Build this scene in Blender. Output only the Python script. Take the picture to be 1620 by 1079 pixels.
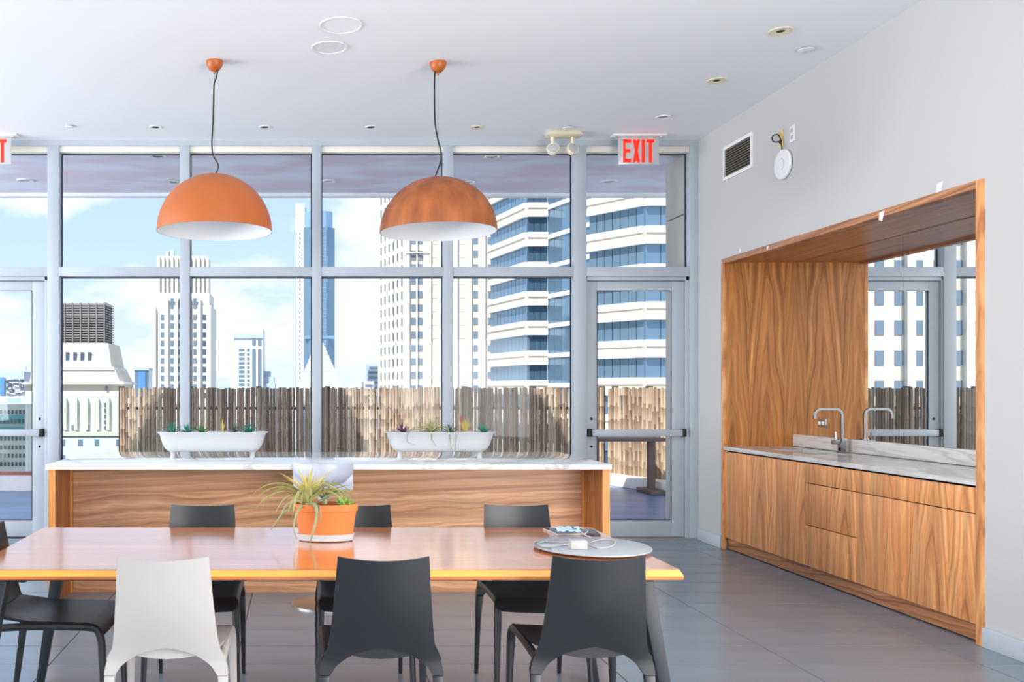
import bpy, bmesh, math, random
from mathutils import Vector, Matrix
random.seed(7)
PI = math.pi
scene = bpy.context.scene
for o in list(bpy.data.objects):
    bpy.data.objects.remove(o)
COL = scene.collection

def lin(c):
    c = c / 255.0
    return c / 12.92 if c <= 0.04045 else ((c + 0.055) / 1.055) ** 2.4
def rgb(r, g, b):
    return (lin(r), lin(g), lin(b), 1.0)

# ------------------------------------------------------------------ camera
K = 1450.0            # focal length in pixels of the 1620 px frame
VX, VY = 475.0, 617.0 # vanishing point of the room
CZ = 1.40
cam_d = bpy.data.cameras.new('camera')
cam = bpy.data.objects.new('camera', cam_d)
COL.objects.link(cam)
cam.location = (0, 0, CZ)
cam.rotation_euler = (PI / 2, 0, 0)
cam_d.sensor_width = 36.0
cam_d.lens = 36.0 * K / 1620.0
cam_d.shift_x = (810 - VX) / 1620.0
cam_d.shift_y = (VY - 539.5) / 1620.0
cam_d.clip_end = 3000
scene.camera = cam
def WX(px, Y): return (px - VX) * Y / K
def WZ(py, Y): return CZ + (VY - py) * Y / K

scene.view_settings.view_transform = 'Standard'
scene.view_settings.look = 'None'
scene.view_settings.gamma = 1.0
scene.view_settings.use_curve_mapping = False
scene.view_settings.exposure = 0.35

# ------------------------------------------------------------------ sky
world = bpy.data.worlds.new('world')
scene.world = world
world.use_nodes = True
wt = world.node_tree
wt.nodes.clear()
def wn(t, **kw):
    n = wt.nodes.new(t)
    for k, v in kw.items(): setattr(n, k, v)
    return n
tc = wn('ShaderNodeTexCoord')
sep = wn('ShaderNodeSeparateXYZ'); wt.links.new(tc.outputs['Generated'], sep.inputs[0])
grad = wn('ShaderNodeValToRGB')
wt.links.new(sep.outputs['Z'], grad.inputs[0])
e = grad.color_ramp.elements
e[0].position = 0.0; e[0].color = rgb(222, 234, 249)
e[1].position = 0.55; e[1].color = rgb(140, 186, 236)
m = e.new(0.16); m.color = rgb(192, 218, 246)
cm = wn('ShaderNodeMapping'); cm.inputs['Scale'].default_value = (2.4, 2.4, 5.2); cm.inputs['Location'].default_value = (1.3, 0.4, 0.25)
wt.links.new(tc.outputs['Generated'], cm.inputs[0])
cn = wn('ShaderNodeTexNoise'); cn.inputs['Scale'].default_value = 2.2; cn.inputs['Detail'].default_value = 7; cn.inputs['Roughness'].default_value = 0.55
wt.links.new(cm.outputs[0], cn.inputs['Vector'])
cr = wn('ShaderNodeValToRGB'); cr.color_ramp.elements[0].position = 0.46; cr.color_ramp.elements[1].position = 0.60
wt.links.new(cn.outputs['Fac'], cr.inputs[0])
mx = wn('ShaderNodeMix', data_type='RGBA')
wt.links.new(cr.outputs['Color'], mx.inputs['Factor'])
wt.links.new(grad.outputs['Color'], mx.inputs['A'])
mx.inputs['B'].default_value = (1.0, 1.0, 1.01, 1)
bg = wn('ShaderNodeBackground'); bg.inputs['Strength'].default_value = 1.0
wt.links.new(mx.outputs['Result'], bg.inputs['Color'])
wo = wn('ShaderNodeOutputWorld'); wt.links.new(bg.outputs[0], wo.inputs[0])

# ------------------------------------------------------------------ sun and added fill lamps
SUN = Vector((0.35, 0.50, -0.95)).normalized()
sd = bpy.data.lights.new('sun', 'SUN'); sd.energy = 7.4; sd.angle = math.radians(0.5); sd.color = (1.0, 0.96, 0.90)
so = bpy.data.objects.new('sun', sd); COL.objects.link(so)
so.rotation_euler = SUN.to_track_quat('-Z', 'Y').to_euler()
so.location = (-8, -12, 30)

def area(name, loc, direction, sx, sy, power, color=(1, 1, 1)):
    d = bpy.data.lights.new(name, 'AREA'); d.shape = 'RECTANGLE'; d.size = sx; d.size_y = sy; d.energy = power; d.color = color
    o = bpy.data.objects.new(name, d); COL.objects.link(o)
    o.location = loc
    o.rotation_euler = Vector(direction).to_track_quat('-Z', 'Y').to_euler()
    return o
# unseen fill lamps outside the wall openings, added to brighten the room
area('fill_rear', (-1.2, -4.75, 1.9), (0, 1, 0.1), 9.0, 2.9, 20, (1.0, 0.98, 0.96))
area('fill_left', (-9.3, 2.6, 1.9), (1, 0, 0.1), 11.0, 2.9, 530, (0.97, 0.985, 1.0))
area('fill_left_up', (-9.35, 6.0, 0.9), (0.62, 0, 0.78), 4.4, 2.2, 320, (0.97, 0.985, 1.0))
area('fill_right', (4.7, -0.8, 1.5), (-0.4, 0.6, 0.6), 6.6, 2.6, 540, (1.0, 0.99, 0.98))

# ------------------------------------------------------------------ materials
def nodemat(name):
    m = bpy.data.materials.new(name); m.use_nodes = True
    return m, m.node_tree, m.node_tree.nodes['Principled BSDF']
def mat(name, col, rough=0.5, metal=0.0, var=0.0, vscale=6.0, bump=0.0, bscale=60.0, coat=0.0, spec=0.5, stretch=(1, 1, 1), emit=None):
    m, t, p = nodemat(name)
    p.inputs['Base Color'].default_value = col
    p.inputs['Roughness'].default_value = rough
    p.inputs['Metallic'].default_value = metal
    p.inputs['Coat Weight'].default_value = coat
    p.inputs['Coat Roughness'].default_value = 0.08
    p.inputs['Specular IOR Level'].default_value = spec
    if emit:
        p.inputs['Emission Color'].default_value = emit[0]; p.inputs['Emission Strength'].default_value = emit[1]
    tcn = t.nodes.new('ShaderNodeTexCoord')
    mp = t.nodes.new('ShaderNodeMapping'); mp.inputs['Scale'].default_value = stretch
    t.links.new(tcn.outputs['Object'], mp.inputs[0])
    if var > 0:
        n = t.nodes.new('ShaderNodeTexNoise'); n.inputs['Scale'].default_value = vscale; n.inputs['Detail'].default_value = 5
        t.links.new(mp.outputs[0], n.inputs['Vector'])
        r = t.nodes.new('ShaderNodeMapRange'); r.inputs['From Min'].default_value = 0.3; r.inputs['From Max'].default_value = 0.7
        r.inputs['To Min'].default_value = 1 - var; r.inputs['To Max'].default_value = 1 + var
        t.links.new(n.outputs['Fac'], r.inputs['Value'])
        mul = t.nodes.new('ShaderNodeVectorMath'); mul.operation = 'MULTIPLY'; mul.inputs[0].default_value = col[:3]
        t.links.new(r.outputs[0], mul.inputs[1])
        t.links.new(mul.outputs[0], p.inputs['Base Color'])
    if bump > 0:
        n2 = t.nodes.new('ShaderNodeTexNoise'); n2.inputs['Scale'].default_value = bscale; n2.inputs['Detail'].default_value = 4
        t.links.new(mp.outputs[0], n2.inputs['Vector'])
        b = t.nodes.new('ShaderNodeBump'); b.inputs['Strength'].default_value = bump; b.inputs['Distance'].default_value = 0.01
        t.links.new(n2.outputs['Fac'], b.inputs['Height']); t.links.new(b.outputs[0], p.inputs['Normal'])
    return m

def wood(name, across, along, leaf=0.3, A=62.0, B=5.0, light=rgb(214, 146, 88), mid=rgb(186, 115, 63), dark=rgb(124, 72, 38), rough=0.4, coat=0.0, seed=0.0, off=0.0, C=2.0, wander=0.05, freq=0.5, streak=0.26):
    """veneer with cathedral figure: growth rings cut by a slanting plane, one figure per leaf"""
    m, t, p = nodemat(name)
    N = t.nodes.new; L = t.links.new
    def math_(op, a, b=None):
        n = N('ShaderNodeMath'); n.operation = op
        for i, v in enumerate((a, b)):
            if v is None: continue
            if isinstance(v, (int, float)): n.inputs[i].default_value = v
            else: L(v, n.inputs[i])
        return n.outputs[0]
    tcn = N('ShaderNodeTexCoord'); s = N('ShaderNodeSeparateXYZ'); L(tcn.outputs['Object'], s.inputs[0])
    ac = s.outputs[across]; al = s.outputs[along]
    # gentle wander of the grain
    cv = N('ShaderNodeCombineXYZ'); L(math_('MULTIPLY', ac, 5.0), cv.inputs[0]); L(math_('MULTIPLY', al, 1.6), cv.inputs[1]); cv.inputs[2].default_value = seed
    nz = N('ShaderNodeTexNoise'); nz.inputs['Scale'].default_value = 1.0; nz.inputs['Detail'].default_value = 3; L(cv.outputs[0], nz.inputs['Vector'])
    a = math_('DIVIDE', math_('ADD', ac, 50.0 + off), leaf)
    fl = math_('FLOOR', a)
    u = math_('MULTIPLY', math_('SUBTRACT', math_('SUBTRACT', a, fl), 0.5), leaf)
    u = math_('ADD', u, math_('MULTIPLY', math_('SUBTRACT', nz.outputs['Fac'], 0.5), wander))
    wn_ = N('ShaderNodeTexWhiteNoise'); wn_.noise_dimensions = '1D'; L(math_('ADD', fl, seed), wn_.inputs['W'])
    rr = math_('SQRT', math_('ADD', math_('MULTIPLY', u, u), 0.0009))
    r = math_('MULTIPLY', rr, A)
    sgn = math_('SUBTRACT', math_('MULTIPLY', math_('GREATER_THAN', wn_.outputs['Value'], 0.35), 2.0), 1.0)
    r = math_('ADD', r, math_('MULTIPLY', math_('MULTIPLY', al, B), sgn))
    r = math_('ADD', r, math_('MULTIPLY', wn_.outputs['Value'], 17.0))
    r = math_('ADD', r, math_('MULTIPLY', nz.outputs['Fac'], C))
    # bands of uneven width
    fr = N('ShaderNodeTexNoise'); fr.noise_dimensions = '1D'; fr.inputs['Scale'].default_value = 1.0; fr.inputs['Detail'].default_value = 2.5; fr.inputs['Roughness'].default_value = 0.7
    L(math_('MULTIPLY', r, freq), fr.inputs['W'])
    ramp = N('ShaderNodeValToRGB'); L(fr.outputs['Fac'], ramp.inputs[0])
    e = ramp.color_ramp.elements
    e[0].position = 0.22; e[0].color = dark
    e[1].position = 0.70; e[1].color = light
    x = e.new(0.46); x.color = mid
    # fine pores along the grain
    cv2 = N('ShaderNodeCombineXYZ'); L(math_('MULTIPLY', ac, 260.0), cv2.inputs[0]); L(math_('MULTIPLY', al, 5.0), cv2.inputs[1]); cv2.inputs[2].default_value = seed
    fz = N('ShaderNodeTexNoise'); fz.inputs['Scale'].default_value = 1.0; fz.inputs['Detail'].default_value = 3; L(cv2.outputs[0], fz.inputs['Vector'])
    mr = N('ShaderNodeMapRange'); mr.inputs['From Min'].default_value = 0.3; mr.inputs['From Max'].default_value = 0.7; mr.inputs['To Min'].default_value = 0.86; mr.inputs['To Max'].default_value = 1.1
    L(fz.outputs['Fac'], mr.inputs['Value'])
    mul = N('ShaderNodeVectorMath'); mul.operation = 'MULTIPLY'; L(ramp.outputs['Color'], mul.inputs[0]); L(mr.outputs[0], mul.inputs[1])
    cv3 = N('ShaderNodeCombineXYZ'); L(math_('MULTIPLY', ac, 22.0), cv3.inputs[0]); L(math_('MULTIPLY', al, 0.7), cv3.inputs[1]); L(fl, cv3.inputs[2])
    bz = N('ShaderNodeTexNoise'); bz.inputs['Scale'].default_value = 1.0; bz.inputs['Detail'].default_value = 2; L(cv3.outputs[0], bz.inputs['Vector'])
    br = N('ShaderNodeMapRange'); br.inputs['From Min'].default_value = 0.3; br.inputs['From Max'].default_value = 0.7; br.inputs['To Min'].default_value = 1.0 - streak; br.inputs['To Max'].default_value = 1.0 + streak * 0.7
    L(bz.outputs['Fac'], br.inputs['Value'])
    mul2 = N('ShaderNodeVectorMath'); mul2.operation = 'MULTIPLY'; L(mul.outputs[0], mul2.inputs[0]); L(br.outputs[0], mul2.inputs[1])
    L(mul2.outputs[0], p.inputs['Base Color'])
    p.inputs['Roughness'].default_value = rough
    p.inputs['Coat Weight'].default_value = coat; p.inputs['Coat Roughness'].default_value = 0.06
    return m

def glassmat(name, tint, refl=1.0, ior=1.5):
    m = bpy.data.materials.new(name); m.use_nodes = True; t = m.node_tree; t.nodes.clear()
    o = t.nodes.new('ShaderNodeOutputMaterial'); mxs = t.nodes.new('ShaderNodeMixShader')
    tr = t.nodes.new('ShaderNodeBsdfTransparent'); tr.inputs[0].default_value = tint
    gl = t.nodes.new('ShaderNodeBsdfGlossy'); gl.inputs['Roughness'].default_value = 0.0; gl.inputs['Color'].default_value = (1, 1, 1, 1)
    f = t.nodes.new('ShaderNodeFresnel'); f.inputs[0].default_value = ior
    mu = t.nodes.new('ShaderNodeMath'); mu.operation = 'MULTIPLY'; mu.inputs[1].default_value = refl; t.links.new(f.outputs[0], mu.inputs[0])
    t.links.new(mu.outputs[0], mxs.inputs[0]); t.links.new(tr.outputs[0], mxs.inputs[1]); t.links.new(gl.outputs[0], mxs.inputs[2]); t.links.new(mxs.outputs[0], o.inputs[0])
    return m

def marble(name, base, vein, scale=1.6, rough=0.08, stretch=(1, 1, 1), width=0.03):
    m, t, p = nodemat(name); N = t.nodes.new; L = t.links.new
    tcn = N('ShaderNodeTexCoord'); mp = N('ShaderNodeMapping'); mp.inputs['Scale'].default_value = stretch; L(tcn.outputs['Object'], mp.inputs[0])
    n = N('ShaderNodeTexNoise'); n.inputs['Scale'].default_value = scale; n.inputs['Detail'].default_value = 6; n.inputs['Distortion'].default_value = 1.2; L(mp.outputs[0], n.inputs['Vector'])
    a = N('ShaderNodeMath'); a.operation = 'SUBTRACT'; a.inputs[1].default_value = 0.5; L(n.outputs['Fac'], a.inputs[0])
    b = N('ShaderNodeMath'); b.operation = 'ABSOLUTE'; L(a.outputs[0], b.inputs[0])
    r = N('ShaderNodeValToRGB'); L(b.outputs[0], r.inputs[0]); r.color_ramp.elements[0].color = vein; r.color_ramp.elements[1].color = base; r.color_ramp.elements[1].position = width
    L(r.outputs[0], p.inputs['Base Color']); p.inputs['Roughness'].default_value = rough
    return m

M = {}
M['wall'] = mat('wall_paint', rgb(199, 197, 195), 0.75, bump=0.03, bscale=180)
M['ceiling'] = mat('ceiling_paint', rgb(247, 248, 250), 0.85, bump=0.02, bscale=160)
M['alu'] = mat('aluminium_frame', rgb(180, 190, 200), 0.42, metal=0.0, var=0.03, vscale=3)
M['alu_cream'] = mat('cream_gasket', rgb(236, 231, 220), 0.5)
M['gasket'] = mat('dark_gasket', rgb(36, 40, 52), 0.6)
M['glass'] = glassmat('window_glass', (0.97, 0.985, 1.0, 1), 0.12)
M['railglass'] = glassmat('rail_glass', (0.90, 0.965, 0.955, 1), 0.8)
M['baseboard'] = mat('baseboard_paint', rgb(196, 205, 212), 0.5)
M['grout'] = mat('grout', rgb(56, 56, 58), 0.9)
M['black'] = mat('black_plastic', rgb(34, 35, 38), 0.36, var=0.12, vscale=4, bump=0.04, bscale=220)
M['blackmetal'] = mat('black_metal', rgb(34, 38, 45), 0.48)
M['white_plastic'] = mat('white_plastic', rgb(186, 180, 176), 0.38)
M['stool_white'] = mat('stool_lacquer', rgb(190, 194, 210), 0.3)
M['white_ceramic'] = mat('white_enamel', rgb(196, 199, 202), 0.3)
M['chrome'] = mat('chrome', rgb(160, 164, 170), 0.14, metal=1.0)
M['steel'] = mat('brushed_steel', rgb(190, 192, 195), 0.3, metal=1.0)
M['mirror'] = mat('mirror_silver', rgb(244, 247, 246), 0.0, metal=1.0)
M['white'] = mat('white_trim', rgb(240, 240, 240), 0.5)
M['cream'] = mat('cream_trim', rgb(236, 226, 196), 0.5)
M['dark'] = mat('dark_hole', rgb(28, 27, 25), 0.7)
M['vent'] = mat('vent_slat', rgb(118, 112, 96), 0.5)
M['bulb'] = mat('lamp_lens', rgb(205, 205, 208), 0.25, metal=0.25)
M['lining'] = mat('shade_lining', rgb(236, 236, 238), 0.6)
M['orange'] = mat('orange_shade', rgb(186, 98, 40), 0.45, var=0.10, vscale=2.2)
M['copper'] = mat('rust_shade', rgb(160, 88, 42), 0.5, var=0.34, vscale=5, stretch=(2.2, 2.2, 0.5))
M['canopy'] = mat('canopy_wood', rgb(180, 92, 34), 0.4, var=0.15, vscale=9)
M['cable'] = mat('black_cable', rgb(30, 30, 34), 0.5)
M['wire'] = mat('steel_wire', rgb(170, 170, 170), 0.3, metal=1.0)
M['signpanel'] = mat('sign_panel', rgb(200, 201, 202), 0.2, coat=0.3)
M['signred'] = mat('sign_red', rgb(255, 38, 8), 0.4, emit=(rgb(255, 38, 8), 0.55))
M['yellow'] = mat('yellow_bracket', rgb(236, 203, 130), 0.5)
M['terracotta'] = mat('terracotta', rgb(212, 120, 60), 0.75, var=0.05, vscale=12)
M['soil'] = mat('bark_soil', rgb(140, 92, 60), 0.95, var=0.3, vscale=60, bump=0.6, bscale=70)
M['tile'] = mat('floor_tile', rgb(122, 135, 147), 0.24, var=0.08, vscale=2.2, bump=0.05, bscale=14, stretch=(0.5, 2.4, 1), coat=0.15)
M['counter'] = marble('white_marble', rgb(226, 227, 228), rgb(200, 198, 195), 1.1, 0.06, width=0.018)
M['counter2'] = marble('grey_quartzite', rgb(220, 218, 215), rgb(194, 189, 184), 1.6, 0.14, stretch=(1.0, 0.5, 9), width=0.07)
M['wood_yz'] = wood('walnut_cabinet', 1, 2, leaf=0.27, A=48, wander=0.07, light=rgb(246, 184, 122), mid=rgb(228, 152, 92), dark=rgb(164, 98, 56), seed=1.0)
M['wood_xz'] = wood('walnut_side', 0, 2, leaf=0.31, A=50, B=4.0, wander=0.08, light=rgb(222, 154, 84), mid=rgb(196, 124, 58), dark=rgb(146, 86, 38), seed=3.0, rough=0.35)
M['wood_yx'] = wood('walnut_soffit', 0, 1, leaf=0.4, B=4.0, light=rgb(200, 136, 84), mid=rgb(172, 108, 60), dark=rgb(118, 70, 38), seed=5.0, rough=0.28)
M['wood_zy'] = wood('walnut_toe', 2, 1, leaf=0.3, B=4.0, light=rgb(206, 148, 106), mid=rgb(172, 112, 72), dark=rgb(120, 74, 46), seed=6.0)
M['wood_island'] = wood('walnut_island', 2, 0, leaf=0.62, A=34, B=1.6, C=2.5, wander=0.07, light=rgb(230, 178, 138), mid=rgb(204, 146, 104), dark=rgb(158, 106, 74), seed=8.0, off=0.15)
M['wood_end'] = wood('walnut_end', 0, 2, leaf=0.2, light=rgb(236, 168, 96), mid=rgb(222, 148, 76), dark=rgb(178, 106, 48), seed=9.0)
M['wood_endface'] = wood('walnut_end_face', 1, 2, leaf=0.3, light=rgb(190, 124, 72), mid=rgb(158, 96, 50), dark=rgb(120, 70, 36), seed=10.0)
M['wood_table'] = wood('table_veneer', 1, 0, leaf=0.36, A=55, B=2.2, light=rgb(240, 154, 84), mid=rgb(222, 128, 58), dark=rgb(178, 92, 38), rough=0.22, coat=1.0, seed=12.0)
M['wood_table'].node_tree.nodes['Principled BSDF'].inputs['Coat IOR'].default_value = 1.65
M['wood_table'].node_tree.nodes['Principled BSDF'].inputs['Coat Roughness'].default_value = 0.13
M['carcass'] = mat('carcass_gap_shade', rgb(62, 42, 28), 0.8)  # shade of the gaps between cabinet fronts put into the carcass colour
M['wood_edge'] = mat('table_edge', rgb(238, 164, 62), 0.3, var=0.08, vscale=8, stretch=(0.3, 6, 6), coat=0.4)
M['susan'] = mat('grey_frosted_disc', rgb(170, 174, 179), 0.25, var=0.03, vscale=8)
M['bluecloth'] = mat('blue_fabric', rgb(176, 206, 236), 0.8, bump=0.2, bscale=40)
M['phone'] = mat('dark_glass', rgb(48, 52, 64), 0.12)
M['soffit'] = None
# exterior
M['concrete'] = mat('beige_concrete', rgb(206, 200, 188), 0.9, var=0.06, vscale=3, bump=0.15, bscale=30)
M['terrace'] = mat('terrace_coating', rgb(100, 120, 156), 0.35, var=0.22, vscale=1.6, stretch=(0.6, 2, 1))
M['curb'] = mat('curb_paint', rgb(222, 216, 212), 0.85, var=0.05)
M['redroof'] = mat('red_membrane', rgb(196, 92, 84), 0.8, var=0.1)
M['bamboo'] = mat('bamboo_cane', rgb(156, 131, 107), 0.65, var=0.22, vscale=9, stretch=(1, 1, 0.12))
M['bamboo_b'] = mat('bamboo_cane_dark', rgb(126, 102, 80), 0.7, var=0.24, vscale=9, stretch=(1, 1, 0.12))
M['bamboo_c'] = mat('bamboo_cane_pale', rgb(172, 152, 126), 0.65, var=0.16, vscale=9, stretch=(1, 1, 0.12))
M['railing'] = mat('dark_rail', rgb(60, 58, 58), 0.6)
M['patio'] = mat('patio_wood', rgb(96, 82, 78), 0.6, var=0.1)
M['bwhite'] = mat('white_facade', rgb(204, 201, 196), 0.85, var=0.03, vscale=0.2)
M['bcream'] = mat('cream_facade', rgb(198, 188, 175), 0.85, var=0.04, vscale=0.2)
M['bbeige'] = mat('beige_stripe', rgb(208, 194, 176), 0.85)
M['bpale'] = mat('pale_blue_facade', rgb(196, 206, 212), 0.7)
M['bgrey'] = mat('grey_facade', rgb(166, 178, 192), 0.7)
M['bteal'] = mat('teal_panel', rgb(70, 158, 166), 0.4)
M['bblue'] = mat('blue_facade', rgb(82, 132, 186), 0.3)
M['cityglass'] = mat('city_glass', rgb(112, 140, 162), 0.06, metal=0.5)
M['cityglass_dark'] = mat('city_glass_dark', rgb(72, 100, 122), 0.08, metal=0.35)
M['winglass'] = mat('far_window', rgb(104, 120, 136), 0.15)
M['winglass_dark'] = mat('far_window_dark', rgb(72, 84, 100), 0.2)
M['crownglass'] = mat('tower_crown', rgb(120, 148, 178), 0.3)
M['louver'] = mat('dark_louver', rgb(124, 120, 118), 0.6)
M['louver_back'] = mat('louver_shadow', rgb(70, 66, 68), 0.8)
M['ground'] = mat('city_ground', rgb(150, 158, 160), 0.9, var=0.2, vscale=0.02)
# plants
M['agave_teal'] = mat('agave_teal', rgb(44, 132, 116), 0.5, var=0.2, vscale=20)
M['agave_green'] = mat('leaf_green', rgb(52, 116, 58), 0.5, var=0.2, vscale=20)
M['agave_dark'] = mat('leaf_dark', rgb(66, 94, 88), 0.5, var=0.2, vscale=20)
M['agave_purple'] = mat('leaf_purple', rgb(92, 48, 86), 0.5, var=0.3, vscale=20)
M['air_green'] = mat('air_plant_green', rgb(164, 168, 104), 0.6, var=0.18, vscale=14)
M['air_yellow'] = mat('air_plant_yellow', rgb(208, 192, 112), 0.6, var=0.15, vscale=14)
M['air_grey'] = mat('air_plant_grey', rgb(140, 150, 112), 0.6, var=0.15, vscale=14)
M['succulent'] = mat('bright_succulent', rgb(140, 194, 84), 0.5, var=0.1, vscale=14)
M['flower'] = mat('red_bloom', rgb(186, 88, 66), 0.6)

# soffit: pink and white reflections of the window glass painted into its colour
m_, t_, p_ = nodemat('soffit_reflect_tint')
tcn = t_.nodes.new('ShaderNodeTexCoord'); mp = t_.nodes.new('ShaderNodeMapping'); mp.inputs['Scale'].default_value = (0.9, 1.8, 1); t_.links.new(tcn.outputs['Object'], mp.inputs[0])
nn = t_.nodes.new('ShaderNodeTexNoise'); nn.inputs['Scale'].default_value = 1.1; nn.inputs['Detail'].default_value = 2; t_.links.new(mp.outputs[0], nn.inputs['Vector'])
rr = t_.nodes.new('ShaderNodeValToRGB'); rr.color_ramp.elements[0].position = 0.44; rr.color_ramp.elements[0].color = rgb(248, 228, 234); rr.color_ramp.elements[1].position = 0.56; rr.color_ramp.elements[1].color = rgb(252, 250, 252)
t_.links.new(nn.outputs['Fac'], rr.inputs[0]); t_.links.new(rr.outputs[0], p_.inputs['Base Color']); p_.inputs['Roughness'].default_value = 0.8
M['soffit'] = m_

# ------------------------------------------------------------------ mesh helpers
class MB:
    def __init__(s): s.v = []; s.f = []
    def box(s, x0, x1, y0, y1, z0, z1):
        b = len(s.v)
        s.v += [(x, y, z) for z in (z0, z1) for y in (y0, y1) for x in (x0, x1)]
        s.f += [tuple(b + i for i in q) for q in ((0, 2, 3, 1), (4, 5, 7, 6), (0, 1, 5, 4), (2, 6, 7, 3), (0, 4, 6, 2), (1, 3, 7, 5))]
        return s
    def prism(s, pts, z0, z1, pts2=None):
        b = len(s.v); n = len(pts); pts2 = pts2 or pts
        s.v += [(x, y, z0) for x, y in pts] + [(x, y, z1) for x, y in pts2]
        s.f.append(tuple(b + i for i in reversed(range(n)))); s.f.append(tuple(b + n + i for i in range(n)))
        for i in range(n):
            j = (i + 1) % n
            s.f.append((b + i, b + j, b + n + j, b + n + i))
        return s
    def prism_y(s, pts, y0, y1):
        """polygon in x,z extruded along y"""
        b = len(s.v); n = len(pts)
        s.v += [(x, y0, z) for x, z in pts] + [(x, y1, z) for x, z in pts]
        s.f.append(tuple(b + i for i in range(n))); s.f.append(tuple(b + n + i for i in reversed(range(n))))
        for i in range(n):
            j = (i + 1) % n
            s.f.append((b + j, b + i, b + n + i, b + n + j))
        return s
    def lathe(s, prof, c=(0, 0, 0), n=24, sx=1.0, sy=1.0, cap=True, axis='z'):
        b = len(s.v)
        for r, z in prof:
            for i in range(n):
                a = 2 * PI * i / n
                p = (math.cos(a) * r * sx, math.sin(a) * r * sy, z)
                if axis == 'x': p = (-p[2], p[0], p[1])
                if axis == 'y': p = (p[0], p[2], p[1])
                s.v.append((c[0] + p[0], c[1] + p[1], c[2] + p[2]))
        for k in range(len(prof) - 1):
            for i in range(n):
                j = (i + 1) % n
                s.f.append((b + k * n + i, b + k * n + j, b + (k + 1) * n + j, b + (k + 1) * n + i))
        if cap:
            s.f.append(tuple(b + i for i in reversed(range(n))))
            e = b + (len(prof) - 1) * n
            s.f.append(tuple(e + i for i in range(n)))
        return s
    def tube(s, pts, rad, n=8, cap=True, sq=False):
        pts = [Vector(p) for p in pts]
        if isinstance(rad, (int, float)): rad = [rad] * len(pts)
        b = len(s.v); up = None
        for k, p in enumerate(pts):
            d = (pts[min(k + 1, len(pts) - 1)] - pts[max(k - 1, 0)]).normalized()
            if up is None:
                up = Vector((0, 0, 1)) if abs(d.z) < 0.9 else Vector((1, 0, 0))
            a = d.cross(up).normalized(); up = a.cross(d).normalized()
            for i in range(n):
                t = 2 * PI * (i + (0.5 if sq else 0)) / n
                q = p + a * math.cos(t) * rad[k] + up * math.sin(t) * rad[k]
                s.v.append(tuple(q))
        for k in range(len(pts) - 1):
            for i in range(n):
                j = (i + 1) % n
                s.f.append((b + k * n + i, b + k * n + j, b + (k + 1) * n + j, b + (k + 1) * n + i))
        if cap:
            s.f.append(tuple(b + i for i in reversed(range(n))))
            e = b + (len(pts) - 1) * n
            s.f.append(tuple(e + i for i in range(n)))
        return s
    def sheet(s, top, bot, nu, nv, wrap=True):
        """closed slab between two point grids [nv][nu]"""
        b = len(s.v)
        for g in (top, bot):
            for row in g:
                s.v += [tuple(p) for p in row]
        n = nu * nv
        for j in range(nv - 1):
            for i in range(nu - 1):
                a = b + j * nu + i
                s.f.append((a, a + 1, a + nu + 1, a + nu))
                a += n
                s.f.append((a, a + nu, a + nu + 1, a + 1))
        ring = [i for i in range(nu)] + [j * nu + nu - 1 for j in range(1, nv)] + [(nv - 1) * nu + i for i in range(nu - 2, -1, -1)] + [j * nu for j in range(nv - 2, 0, -1)]
        for k in range(len(ring)):
            p, q = b + ring[k], b + ring[(k + 1) % len(ring)]
            s.f.append((q, p, p + n, q + n))
        return s
    def mesh(s, name, bevel=0.0, smooth=False, org=(0, 0, 0), seg=2, angle=35):
        me = bpy.data.meshes.new(name)
        me.from_pydata([(x - org[0], y - org[1], z - org[2]) for x, y, z in s.v], [], s.f)
        bm = bmesh.new(); bm.from_mesh(me)
        bmesh.ops.recalc_face_normals(bm, faces=bm.faces)
        if bevel > 0:
            ed = [e for e in bm.edges if len(e.link_faces) == 2 and e.calc_face_angle(0) > 0.5]
            bmesh.ops.bevel(bm, geom=ed, offset=bevel, segments=seg, affect='EDGES', profile=0.5)
        bm.to_mesh(me); bm.free()
        if smooth or bevel > 0:
            me.shade_smooth()
            me.set_sharp_from_angle(angle=math.radians(angle))
        me.update()
        return me
    def build(s, name, material, parent=None, bevel=0.0, smooth=False, local=False, seg=2, angle=35):
        org = (0, 0, 0)
        if parent is not None and not local:
            p = parent; org = Vector((0, 0, 0))
            while p is not None:
                org = org + p.location; p = p.parent
        me = s.mesh(name, bevel, smooth, org, seg, angle)
        me.materials.append(material)
        return link(name, me, parent)

def link(name, me, parent=None, loc=(0, 0, 0), rot=(0, 0, 0)):
    o = bpy.data.objects.new(name, me); COL.objects.link(o)
    o.parent = parent; o.location = loc; o.rotation_euler = rot
    return o
def box(name, m, x0, x1, y0, y1, z0, z1, parent=None, bevel=0.0):
    return MB().box(min(x0, x1), max(x0, x1), min(y0, y1), max(y0, y1), min(z0, z1), max(z0, z1)).build(name, m, parent, bevel)
def tag(o, label, cat=None, group=None):
    o['label'] = label
    if cat: o['category'] = cat
    if group: o['group'] = group
    return o
def struct(o, label=None):
    o['kind'] = 'structure'
    if label: o['label'] = label
    return o
def thing(name, label, cat, loc=(0, 0, 0), rz=0.0, group=None):
    o = bpy.data.objects.new(name, None); COL.objects.link(o)
    o.location = loc; o.rotation_euler = (0, 0, rz); o.empty_display_size = 0.1
    return tag(o, label, cat, group)
def sroot(name, label, loc=(0, 0, 0)):
    o = bpy.data.objects.new(name, None); COL.objects.link(o); o.location = loc; o.empty_display_size = 0.1
    return struct(o, label)
def copy_tree(o, parent=None):
    c = o.copy(); COL.objects.link(c); c.parent = parent
    for ch in o.children: copy_tree(ch, c)
    return c
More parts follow.
